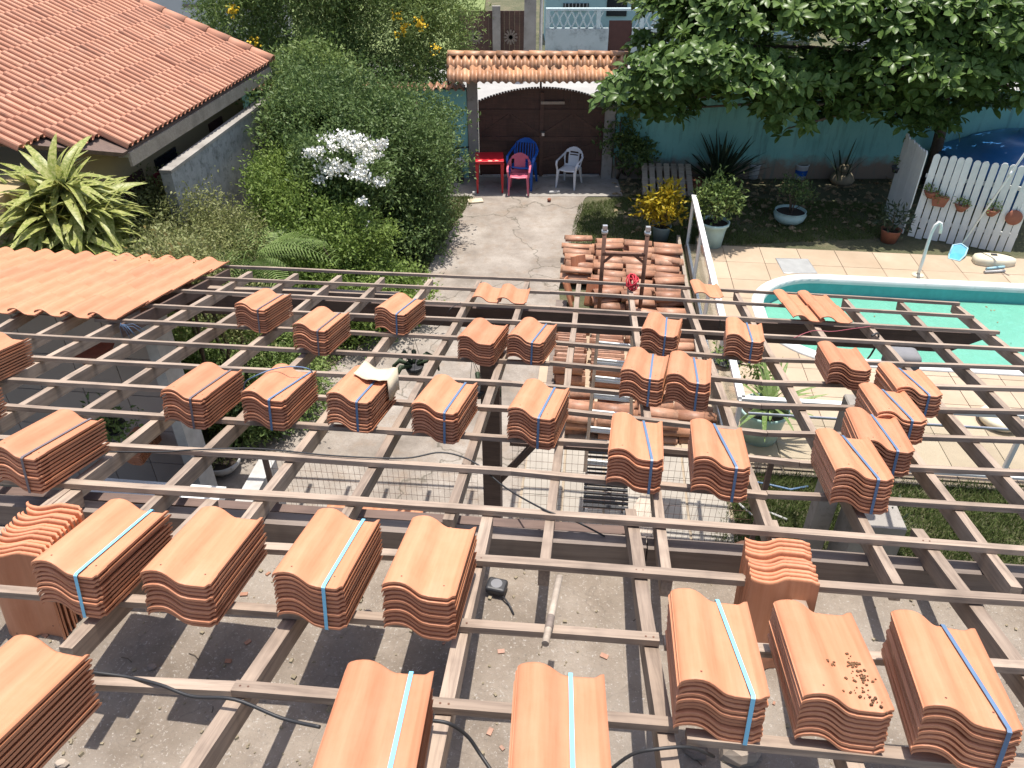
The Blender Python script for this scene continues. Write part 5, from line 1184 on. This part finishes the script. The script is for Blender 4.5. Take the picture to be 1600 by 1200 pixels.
# cardboard on bundle
M = M4(papb); t = thing('cardboard_sheet', 'buff cardboard sheet folded over the back corner of a tile bundle', 'cardboard', mat4=M @ Matrix.Translation((0, .0, 10*PITCHN+TT))); g = Geo(); g.smooth = True
xs = np.linspace(-.055, .132, 9); ys = np.linspace(.23, .41, 6); V = []
for y in ys:
    for x in xs: V.append((x, y, float(np.interp(x, [q[0] for q in PROF], [q[1] for q in PROF]))*.8+.012+.005*math.sin(x*40+y*25)))
for y in ys: V.append((.14, y, -.10+.01*math.sin(y*40)))
F = [(j*9+i, j*9+i+1, (j+1)*9+i+1, (j+1)*9+i) for j in range(5) for i in range(8)]+[(j*9+8, 54+j, 54+j+1, (j+1)*9+8) for j in range(5)]; g.add(V, F); o = part(t, 'sheet', g, PAPER); md = o.modifiers.new('s', 'SOLIDIFY'); md.thickness = .003
# mud crumbs
M = M4(mudb); g = Geo(); rm = random.Random(9)
for cx_, cy_, n_ in ((.062, .175, 30), (.075, .125, 34), (.07, .075, 10), (.08, .03, 12), (-.0, .15, 6), (.03, .06, 6)):
    for k in range(n_):
        x, y = cx_+rm.gauss(0, .012), cy_+rm.gauss(0, .013); s = rm.uniform(.002, .006); z = (9-1)*PITCHN+TT+.003+float(np.interp(x, [q[0] for q in PROF], [q[1] for q in PROF]))
        g.box((x, y, z), (s*1.4, s, s), Matrix.Rotation(rm.uniform(0, 3), 3, 'Z'))
tag(put('mud_crumbs', g.mesh('mud_crumbs', MUD), M=M), 'crumbs of dried brown mud scattered on a strapless tile stack', 'mud crumbs', kind='stuff')
# rubble on the slab
g = Geo(); rm = random.Random(4)
for k in range(1500):
    u = rm.uniform(-3.2, 3.2); v = rm.uniform(.3, 2.25); s = abs(rm.gauss(0, .0042))+.0018
    g.box((u, v, ZS+s*.3), (s*1.5, s*1.1, s), Matrix.Rotation(rm.uniform(0, 3), 3, 'Z') @ Matrix.Rotation(rm.uniform(-.4, .4), 3, 'X'))
tag(put('slab_grit', g.mesh('slab_grit', STONE), M=HF), 'loose grit and pebbles over the dusty slab', 'grit', kind='stuff')
g = Geo(); rm = random.Random(14)
for k in range(70):
    u = rm.uniform(-2.6, 2.8); v = rm.uniform(.5, 2.2); s_ = rm.uniform(.006, .02)
    g.box((u, v, ZS+.003), (s_*1.6, s_, .006), Matrix.Rotation(rm.uniform(0, 3), 3, 'Z') @ Matrix.Rotation(rm.uniform(-.2, .2), 3, 'X'))
tag(put('clay_chips', g.mesh('clay_chips', CLAY_OLD), M=HF), 'small broken chips of clay tile strewn over the slab', 'clay chips', kind='stuff')
g = Geo(); rm = random.Random(15)
for k in range(60):
    u = rm.uniform(-2.4, 2.6); v = rm.uniform(.5, 2.2); a_ = rm.uniform(0, 3.14); l_ = rm.uniform(.02, .07); g.tube([(u, v, ZS+.004), (u+l_*math.cos(a_)*.5, v+l_*math.sin(a_)*.5, ZS+.006), (u+l_*math.cos(a_+.2), v+l_*math.sin(a_+.2), ZS+.004)], .0016, 4)
tag(put('twigs', g.mesh('twigs', BARK), M=HF), 'short dry twigs and splinters lying about the slab', 'twigs', kind='stuff')
def chunk(px, py, s, mat, lb, nm='stone', z=None, rot=0):
    p = SL(px, py) if z is None else G(px, py, z); g = Geo(); rm = random.Random(px); V = []; g.smooth = False; n = 7
    for z_, q in ((0, .9), (.55, 1), (1, .7)): V += [(s[0]/2*q*math.cos(2*math.pi*k/n)*rm.uniform(.8, 1.15), s[1]/2*q*math.sin(2*math.pi*k/n)*rm.uniform(.8, 1.15), s[2]*z_) for k in range(n)]
    g.add(V, [tuple(range(n))[::-1], tuple(range(2*n, 3*n))]+[(i*n+k, i*n+(k+1) % n, (i+1)*n+(k+1) % n, (i+1)*n+k) for i in range(2) for k in range(n)])
    return tag(put(nm, g.mesh(nm, mat), M=Matrix.Translation(p) @ Matrix.Rotation(rot, 4, 'Z')), lb, nm.replace('_', ' '))
chunk(1156, 1178, (.16, .11, .06), PALE, 'pale angular block under the bundle beside the batten end', 'broken_block'); chunk(1085, 1172, (.10, .09, .03), BEAMG, 'grey flat stone left of the pale block')
chunk(777, 862, (.06, .11, .025), TERRA, 'small orange brick piece on the slab behind the tape measure', 'brick_piece'); chunk(98, 1195, (.05, .035, .02), PALE, 'pale pebble at the bottom left of the slab')
chunk(1100, 890, (.10, .06, .015), CLAY, 'triangular broken tile piece on the slab left of the upright tiles', 'tile_fragment'); chunk(238, 1043, (.035, .03, .012), BEAMG, 'round pebble in the light strip between two bundle shadows')
chunk(575, 962, (.05, .05, .02), BEAMG, 'dark pebble between the near left bundles')
# cloth box on the beam by the pool
q = PL(1408, 560, -.25); g = Geo(); g.smooth = True; g.box((0, 0, 0), (.24, .18, .16)); t = tag(put('cloth_bundle', g.mesh('cloth_bundle', CLOTH), M=Matrix.Translation(AT(1408, 563, PL(1408, 520).y-.1)) @ HF), 'grey cloth covered box hung below the dark beam over the pool edge', 'box'); bevel(t, .04, 3)
# blue strap scraps
g = Geo(); rm = random.Random(2); c = PL(188, 508, .0)
for k in range(9):
    e = Vector((rm.uniform(-.02, .16), rm.uniform(-.05, .05), rm.uniform(-.14, -.04))); g.tube([c, c+e*.5+EZ*.04, c+e], .0018, 4)
tag(put('strap_scraps', g.mesh('strap_scraps', STRAPD)), 'tuft of cut blue strap ends hanging at the tiled roof corner', 'strap')
g = Geo(); hp_ = [G(1120, 742, .03), G(1138, 770, .03), G(1160, 792, .03), G(1175, 805, .03), G(1200, 800, .03), G(1230, 812, .03)]; g.tube(hp_, .014, 7); tag(put('garden_hose', g.mesh('garden_hose', BALCK)), 'pale hose lying on the grass beside the porch floor', 'hose')
g = Geo(); hp_ = [G(1175, 752, .05), G(1205, 758, .04), G(1235, 765, .05), G(1262, 760, .04)]; g.tube(hp_, .012, 7); tag(put('garden_hose', g.mesh('garden_hose', STRAPD)), 'blue hose lying on the grass in front of the deck kerb', 'hose')
# small dark hanging pot and plant on the porch wall
for (px, py, lb, s) in ((143, 542, 'brown half round pot hung on the grey tiled porch wall', .17), (166, 668, 'shaggy dark plant hung lower on the porch wall', .15)):
    hp = AT(px, py, 5.15 if py < 600 else 4.9); t = thing('wall_planter', lb, 'planter', hp); g = Geo(); g.smooth = True; g.lathe([(.001, -s*.8), (s*.6, -s*.7), (s, 0), (s*.9, 0), (.001, -.02)], seg=18); part(t, 'pot', g, TERRA if py < 600 else DARK)
    if py > 600: foliage(t, [(0, 0, .02, .22, .16, .16)], 420, .07, L_DARK, 61, .05, 6, stems=0)
for (px, py, lb) in ((350, 735, 'white bowl planter on the ground at the left edge of the driveway'),):
    p = G(px, py, .0); t = pot((p.x, p.y, .0), [(.10, 0), (.19, .10), (.20, .16)], BALCK, 'bowl_planter', lb); foliage(t, [(0, 0, .18, .12, .12, .06)], 120, .05, L_OLIVE, 71, .03, 5, stems=0)
p = G(455, 785, .6); t = thing('spare_tiles', 'short row of spare clay tiles on the parapet below the mesh rail', 'roof tiles', UV(-1.75, 4.55, .0), -TH)
for k in range(4): put('tile', TILE, t, Matrix.Translation((-.3+k*.21, -.1, .62+.002*k)) @ Matrix.Rotation(R(0), 4, 'X'))
g = Geo(); g.box((0, .08, .30), (1.0, .34, .60)); part(t, 'plinth', g, BEAMG)

# ================================================================== VEGETATION LEFT
# big dark bush
B1 = [(-2.3, 12.4, 1.3, 1.25, 1.3, 1.25), (-3.2, 13.0, 1.6, 1.1, 1.1, 1.2), (-1.7, 12.0, .9, .85, 1.1, .95), (-2.9, 12.0, 1.9, .9, .9, .8), (-1.85, 12.9, 1.5, .9, .9, .9), (-1.5, 11.7, .55, .55, .9, .6)]
bush('dense_shrub', 'tallest dark green dense bush beside the driveway', 'shrub', B1, 85000, .066, L_DARK, 101, clump=.085)
B2 = [(-3.35, 12.3, 1.2, .7, .8, 1.1), (-3.6, 13.1, 1.4, .6, .9, 1.1), (-3.4, 14.0, 1.9, .8, .8, 1.0)]
bush('back_shrub', 'green bush growing at the end of the grey block wall', 'shrub', B2, 30000, .07, L_MID, 102, clump=.09)
# bright green hedge in front
B3 = [(-2.35, 9.7, .85, .8, .8, .62), (-3.0, 10.2, 1.15, .7, .7, .6), (-2.2, 9.0, .5, .8, .7, .5), (-1.7, 9.4, .4, .6, .7, .45), (-2.9, 9.0, .55, .7, .7, .55), (-3.35, 10.8, 1.45, .6, .6, .45)]
bush('bright_shrub', 'bright yellow green shrub in front of the white blossoms', 'shrub', B3, 52000, .058, L_BRIGHT, 103, clump=.075)
# olive airy shrubs lower left
B4 = [(-4.3, 8.6, .95, .8, .7, .75), (-3.7, 8.0, .6, .75, .7, .6), (-4.6, 9.6, 1.3, .7, .8, .65), (-3.9, 9.4, 1.0, .7, .7, .6)]
bush('olive_shrub', 'airy olive coloured shrub behind the finished roof corner', 'shrub', B4, 80000, .045, L_OLIVE, 104, clump=.10, shell=.75)
B5 = [(-3.0, 7.9, .45, .7, .6, .55), (-3.5, 7.2, .45, .7, .6, .55), (-4.3, 7.2, .9, .9, .6, .85), (-2.6, 7.2, .3, .45, .5, .35)]
bush('low_shrub', 'low mixed green shrub seen through the left battens', 'shrub', B5, 50000, .05, L_MID, 105, clump=.10, shell=.7)
bush('corner_shrub', 'small light shrub overhanging the far edge of the finished roof tiles', 'shrub', [(-3.15, 6.75, 2.1, .42, .28, .35), (-3.5, 7.1, 1.8, .5, .4, .5), (-2.8, 6.9, 1.5, .4, .3, .4)], 9000, .045, L_OLIVE, 106, clump=.09, base=(-3.2, 7.1, 0), shell=.8)
p = G(395, 700); bush('floor_fern', 'dark leafy plant low beside the driveway under the frame', 'plant', [(p.x, p.y+.3, .25, .35, .4, .28), (p.x-.35, p.y+.9, .35, .35, .5, .35)], 7000, .07, L_DARK, 107, clump=.07)
# white blossom shrub
rngf = np.random.default_rng(55)
wf_ = thing('blossom_shrub', 'shrub topped with clusters of pure white blossom', 'flowering shrub', (-2.5, 10.6, 0))
foliage(wf_, [(-.15, .1, 1.7, .6, .5, .45), (.25, .2, 1.5, .5, .5, .5)], 9000, .075, L_DARK, 108, .09, 8, stems=6, z0=.0)
CL = [(512, 218), (520, 232), (500, 235), (485, 240), (530, 215), (545, 213), (555, 224), (565, 232), (552, 236), (578, 226), (590, 230), (597, 225), (575, 240), (560, 218), (505, 248), (512, 262), (525, 258), (528, 268), (518, 270), (540, 262), (505, 265), (568, 252), (560, 265), (556, 275), (568, 272), (572, 280), (590, 286), (596, 282), (500, 282), (494, 300), (487, 303), (567, 316), (572, 358), (480, 240), (585, 245), (548, 228), (538, 226)]
V_, F_ = [], []
PP = []
for cx_, cy_ in CL:
    c = AT(cx_, cy_, 10.1+rngf.normal()*.25); PP.append(np.array(c)[None]+rngf.normal(size=(48, 3))*np.array([.043, .043, .026]))
PP = np.concatenate(PP)-np.array([-2.5, 10.6, 0]); Dd = rngf.normal(size=PP.shape); Dd[:, 2] += 1; Dd /= np.linalg.norm(Dd, axis=1)[:, None]
V, F = leaves(PP, Dd, np.full(len(PP), .042), np.full(len(PP), .044), rngf); put('blossom', npmesh('blossom', V, F, PETAL), wf_)
# tree with yellow flowers beyond
B6 = [(-4.4, 16.6, 2.6, 1.4, 1.2, 1.5), (-2.6, 16.4, 2.3, 1.3, 1.2, 1.6), (-3.4, 16.6, 3.7, 1.7, 1.3, 1.2), (-1.5, 16.6, 2.4, .8, .9, 1.2), (-5.4, 16.3, 2.5, .9, 1, 1.3), (-3.6, 15.7, 1.6, 1.6, .8, 1.2), (-1.9, 15.9, 1.1, .8, .5, .9)]
ty = bush('flowering_tree', 'leafy tree with scattered yellow flowers behind the bushes', 'tree', B6, 105000, .085, L_MID, 109, base=(-3.4, 16.5, 0), clump=.12, pname='crown', wr=.3)
PP = []
for cx_, cy_ in ((362, 15), (625, 50), (632, 45), (655, 35), (658, 38), (400, 65), (683, 75), (366, 18), (620, 25)):
    c = AT(cx_, cy_, 15.3); PP.append(np.array(c)[None]+rngf.normal(size=(22, 3))*.05)
PP = np.concatenate(PP)-np.array([-3.4, 16.5, 0]); Dd = rngf.normal(size=PP.shape); Dd /= np.linalg.norm(Dd, axis=1)[:, None]
V, F = leaves(PP, Dd, np.full(len(PP), .055), np.full(len(PP), .05), rngf); put('blossom', npmesh('blossom', V, F, PETALY), ty)
# dracaena
dr = thing('striped_dracaena', 'big rosette plant with long yellow green strap leaves at left', 'plant', (-4.75, 7.7, 0)); rd = random.Random(12)
bl3 = [blade_mesh(.64, .098, L_DRAC, c, .28) for c in (.2, .4, .65, .95)]
heads = [((0, .1, 2.42), 60), ((-.22, .05, 2.25), 50), ((.22, .0, 2.22), 50), ((-.05, -.15, 2.12), 60), ((.18, -.15, 1.98), 40), ((-.25, -.15, 1.98), 40)]
for c, n in heads: spiky(dr, bl3, n, c, R(-50), R(72), rd, (.7, 1.12), .06, .16)
VV_, FF_, bi_ = [], [], 0
for c, n in heads:
    for k in range(110):
        m_ = rd.choice(bl3); az, el = rd.uniform(0, 6.283), rd.uniform(R(-45), R(70))
        M = Matrix.Translation(Vector(c)+Vector((rd.uniform(-.2, .2), rd.uniform(-.05, .25), rd.uniform(-.25, .1)))) @ Matrix.Rotation(az, 4, 'Z') @ Matrix.Rotation(el, 4, 'X') @ Matrix.Rotation(rd.gauss(0, .3), 4, 'Y') @ Matrix.Scale(rd.uniform(.5, .95), 4)
        VV_ += [M @ v.co for v in m_.vertices]; FF_ += [tuple(i+bi_ for i in p_.vertices) for p_ in m_.polygons]; bi_ = len(VV_)
g = Geo(); g.smooth = True; g.add(VV_, FF_); part(dr, 'inner_leaves', g, L_DRAC, kind='stuff')
g = Geo()
for c, n in heads: g.tube([(c[0]*.3, c[1]*.3, 0), (c[0]*.7, c[1]*.7, 1.0), c], [.05, .04, .035], 7)
part(dr, 'stem', g, BARK)
bld = [blade_mesh(.7, .09, DRY, c, .3) for c in (.9,)]; spiky(dr, bld, 30, (0, -.05, 1.75), R(-75), R(-35), rd, (.6, 1), .3, .2)
# palm fronds
pm = thing('small_palm', 'small palm with arching feathery fronds among the shrubs', 'palm', (-3.35, 9.1, 0)); rp = random.Random(3)
def frond(L, droop, n=26):
    g = Geo(); pts = [Vector((0, L*f, .62*L*f-droop*L*f*f)) for f in np.linspace(0, 1, 9)]
    g.cur = 0; g.tube(pts, [.012*(1-f*.8) for f in np.linspace(0, 1, 9)], 5)
    for i in range(n):
        f = .14+.86*i/n; p_ = Vector((0, L*f, .62*L*f-droop*L*f*f)); ll = .34*math.sin(math.pi*(f*.85+.12))+.05
        for s in (-1, 1):
            d_ = Vector((s*.86, .5, -.10)).normalized(); a_ = p_; m_ = p_+d_*ll*.5+EZ*.02; e_ = p_+d_*ll-EZ*ll*.32; w_ = Vector((0, .011, 0))
            g.smooth = True; g.add([a_-w_, a_+w_, m_+w_, m_-w_, e_], [(0, 1, 2, 3), (3, 2, 4)])
    return g
fd1, fd2 = frond(1.15, 1.05).mesh('frond', L_PALM), frond(.95, .75).mesh('frond', L_PALM)
for az, el in ((-1.9, .1), (-2.7, .2), (-.9, .0), (.2, .3), (1.3, .2), (2.2, .3), (-1.4, .45), (3.0, .0), (-.3, .5)):
    put('frond', rp.choice((fd1, fd2)), pm, Matrix.Translation((0, 0, 1.05)) @ Matrix.Rotation(az-math.pi/2, 4, 'Z') @ Matrix.Rotation(el, 4, 'X'))
g = Geo(); g.tube([(0, 0, 0), (.02, 0, .6), (0, 0, 1.08)], [.07, .055, .05], 8); part(pm, 'trunk', g, BARK)
fdd = frond(.75, .9, 18).mesh('frond', DRY)
for az in (-.6, -1.0): put('frond', fdd, pm, Matrix.Translation((.35, -.25, .75)) @ Matrix.Rotation(az-math.pi/2, 4, 'Z') @ Matrix.Rotation(-.6, 4, 'X'))

# ================================================================== BROAD LEAVED TREE RIGHT
PADS = [(985, 150, 13.0, .55, .30), (1045, 120, 12.9, .75, .35), (1110, 105, 12.8, .8, .35), (1170, 130, 12.7, .75, .35), (1235, 140, 12.8, .6, .32), (1232, 195, 12.7, .36, .26), (1222, 165, 12.7, .4, .22), (1040, 165, 13.2, .5, .2), (1300, 120, 13.2, .55, .3),
 (1335, 160, 13.2, .5, .3), (1400, 105, 12.8, .7, .35), (1465, 110, 12.9, .8, .4), (1530, 120, 12.9, .85, .4), (1600, 130, 12.9, .9, .4), (1400, 175, 13.2, .55, .3), (1450, 195, 13.3, .5, .3), (1120, 40, 13.4, .75, .32),
 (1180, 20, 13.2, .8, .35), (1250, 12, 13.2, .85, .35), (1320, 22, 13.2, .8, .35), (1390, 30, 13.2, .8, .38), (1440, 55, 13.2, .6, .3), (1500, 25, 13.1, .85, .38), (1570, 40, 13.0, .9, .4), (1080, 65, 13.9, .6, .3), (1010, 75, 14.6, .35, .2), (1060, 20, 14.2, .7, .3), (1100, 0, 14.0, .8, .3)]
rl = random.Random(21); roots = []
for px, py, D, rx, rz in PADS:
    c = AT(px, py, D); n = int(46*rx*rx/.36)+8
    for k in range(n):
        a_ = rl.uniform(0, 6.283); q = math.sqrt(rl.random()); h = math.sqrt(max(0, 1-q*q)); lower = rl.random() < .25
        roots.append((Vector((c.x+rx*q*math.cos(a_), c.y+rx*q*math.sin(a_)*.9, c.z+rz*h*(-.5 if lower else 1)+rl.gauss(0, .04))), Vector((math.cos(a_)*q*.7, math.sin(a_)*q*.7, .75))))
# higher and deeper crown, partly above the frame
for k in range(620):
    a_, q = rl.uniform(0, 6.283), math.sqrt(rl.random()); x = 6.3+4.3*q*math.cos(a_); y = 15.0+1.8*q*math.sin(a_); z = 3.1+1.5*math.sqrt(max(0, 1-q*q))*rl.uniform(.2, 1)
    roots.append((Vector((x, y, z)), Vector((0, 0, 1))))
for k in range(360):
    x = rl.uniform(2.6, 10.5); y = rl.uniform(13.6, 15.0); roots.append((Vector((x, y, rl.uniform(2.1, 3.3))), Vector((0, -.1, 1))))
tr_ = thing('almond_tree', 'broad leaved tropical almond tree spreading over the right of the garden', 'tree', (7.2, 14.2, 0))
def almond(L, W, c):
    g = Geo(); g.smooth = True; ws = [.10, .45, .85, 1.0, .78, .02]; V = []
    for i, w_ in enumerate(ws):
        f = i/(len(ws)-1); V += [(-W/2*w_, L*f, W*.14*w_-c*L*f*f), (0, L*f, -c*L*f*f), (W/2*w_, L*f, W*.14*w_-c*L*f*f)]
    return g.add(V, [(3*i+k, 3*i+k+1, 3*i+k+4, 3*i+k+3) for i in range(5) for k in range(2)])
AG = [almond(.185, .09, c) for c in (.12, .28, .45)]; AM = [g_.mesh('leaf', L_ALM) for g_ in AG]; AV = [np.array(g_.v) for g_ in AG]
cnt = 0; VV = []; FF = []; base_i = 0; f0 = np.array([f for f in AG[0].f])
for k in range(380):
    x = rl.uniform(3.0, 10.0); roots.append((Vector((x, rl.uniform(15.4, 17.2), rl.uniform(1.7, 3.6))), Vector((0, -.3, 1))))
for k in range(420):
    x = rl.uniform(2.2, 8.6); roots.append((Vector((x, rl.uniform(13.2, 14.7), rl.uniform(1.78, 2.35)+.15*math.sin(x*2.1))), Vector((0, -.2, 1))))
roots.sort(key=lambda q: (q[0]-CAM).length)
tw = (Vector((7.2, 14.2, 0)))
for p_, nrm_ in roots:
    ax = (nrm_+Vector((rl.gauss(0, .25), rl.gauss(0, .25), 0))).normalized(); RQ = ax.to_track_quat('Z', 'Y').to_matrix().to_4x4()
    m = rl.randint(6, 9); off = rl.uniform(0, 6.28)
    for j in range(m):
        k = rl.randrange(3); M = Matrix.Translation(p_-tw) @ RQ @ Matrix.Rotation(off+j*2*math.pi/m+rl.gauss(0, .12), 4, 'Z') @ Matrix.Translation((0, .02, .0)) @ Matrix.Rotation(R(rl.uniform(-5, 48)), 4, 'X') @ Matrix.Rotation(rl.gauss(0, .25), 4, 'Y') @ Matrix.Scale(rl.uniform(.75, 1.2), 4)
        if cnt < 300: put('leaf', AM[k], tr_, M); cnt += 1
        else:
            Mn = np.array(M); VV.append(AV[k] @ Mn[:3, :3].T+Mn[:3, 3]); FF.append(f0+base_i); base_i += len(AV[k])
me = npmesh('leaves', np.concatenate(VV), np.concatenate(FF), L_ALM, True); put('leaves', me, tr_, kind='stuff')
g = Geo(); g.tube([(1.0, .45, 0), (.9, .4, 1.0), (.6, .2, 2.0), (.2, 0, 3.2), (0, 0, 4.2)], [.11, .10, .09, .07, .04], 10); part(tr_, 'trunk', g, BARK)
g = Geo()
for px, py, D, rx, rz in PADS:
    c = AT(px, py, D)-tw; z0_ = min(max(1.6, c.z-.4), 3.4); s_ = Vector((0, 0, z0_)); g.tube([s_, s_.lerp(c, .5)+Vector((0, 0, .08)), c-EZ*.06], [.055, .035, .012], 6)
part(tr_, 'limb', g, BARK)
# thin dark trunks against the wall
g = Geo(); p = G(1392, 270); g.tube([(p.x, p.y+.6, 0), (p.x-.05, p.y+.6, .6), (p.x+.08, p.y+.55, 1.0), (p.x-.02, p.y+.6, 1.5), (p.x+.1, p.y+.5, 2.2)], [.035, .03, .03, .025, .02], 7); tag(put('thin_trunk', g.mesh('thin_trunk', BARK)), 'thin crooked trunk against the wall left of the picket fence', 'tree trunk')

# ================================================================== GRASS
def grass(name, label, polys, dens, h, mat, seed, z=0.0):
    rng = np.random.default_rng(seed); P = []
    for poly in polys:
        a = np.array([[q.x, q.y] for q in poly]); x0_, y0_ = a.min(0); x1_, y1_ = a.max(0); n = int((x1_-x0_)*(y1_-y0_)*dens)
        q = rng.random((n, 2))*[x1_-x0_, y1_-y0_]+[x0_, y0_]; ins = np.zeros(n, bool); j = len(a)-1
        for i in range(len(a)):
            c = ((a[i, 1] > q[:, 1]) != (a[j, 1] > q[:, 1])) & (q[:, 0] < (a[j, 0]-a[i, 0])*(q[:, 1]-a[i, 1])/(a[j, 1]-a[i, 1]+1e-12)+a[i, 0]); ins ^= c; j = i
        q = q[ins]
        k = (np.sin(q[:, 0]*3.1+seed)*np.cos(q[:, 1]*2.7)+np.sin(q[:, 0]*7.3+q[:, 1]*5)*.6+rng.normal(size=len(q))*.7) > -.75; P.append(q[k])
    P = np.concatenate(P); n = len(P); P = np.c_[P, np.full(n, z)]
    a = rng.uniform(0, 2*np.pi, n); hh = h*(.4+rng.random(n)); S = np.c_[np.cos(a), np.sin(a), np.zeros(n)]*.007; ln = rng.normal(size=(n, 3))*.45*hh[:, None]; ln[:, 2] = 0
    V = np.stack([P-S, P+S, P+ln+np.c_[np.zeros((n, 2)), hh]], 1).reshape(-1, 3); F = np.arange(3*n).reshape(-1, 3)
    return tag(put(name, npmesh(name, V, F, mat)), label, 'grass', kind='stuff')
gp = lambda *q: [G(x, y) for x, y in q]
grass('lawn', 'lawn and shaded rough grass between driveway, wall and pool deck', [gp((905, 320), (1000, 305), (1400, 320), (1400, 372), (1130, 384), (1062, 384), (1060, 395), (885, 395))], 3800, .05, L_GRASS, 1)
grass('near_lawn', 'rough green grass below the deck at lower right', [gp((1150, 738), (1640, 765), (1700, 930), (1100, 900))], 6000, .07, L_GRASS, 2)
grass('verge_grass', 'dry grass fringe along the left edge of the driveway', [gp((700, 300), (742, 312), (700, 360), (660, 440), (560, 440), (640, 340))], 2600, .08, L_GRASS, 3)
grass('shade_grass', 'sparse grass under the left part of the frame', [gp((420, 470), (640, 470), (560, 540), (440, 640), (380, 560))], 1500, .07, L_GRASS, 4)
# fallen leaves under the tree
rngl = np.random.default_rng(8); n = 700; P = np.c_[rngl.uniform(1.9, 8, n), rngl.uniform(12.3, 14.8, n), np.full(n, .03)]; Dd = rngl.normal(size=(n, 3)); Dd[:, 2] *= .15; Dd /= np.linalg.norm(Dd, axis=1)[:, None]
V, F = leaves(P, Dd, np.full(n, .13), np.full(n, .07), rngl); tag(put('leaf_litter', npmesh('leaf_litter', V, F, DRY)), 'dead brown leaves scattered on the shaded soil under the tree', 'leaf litter', kind='stuff')
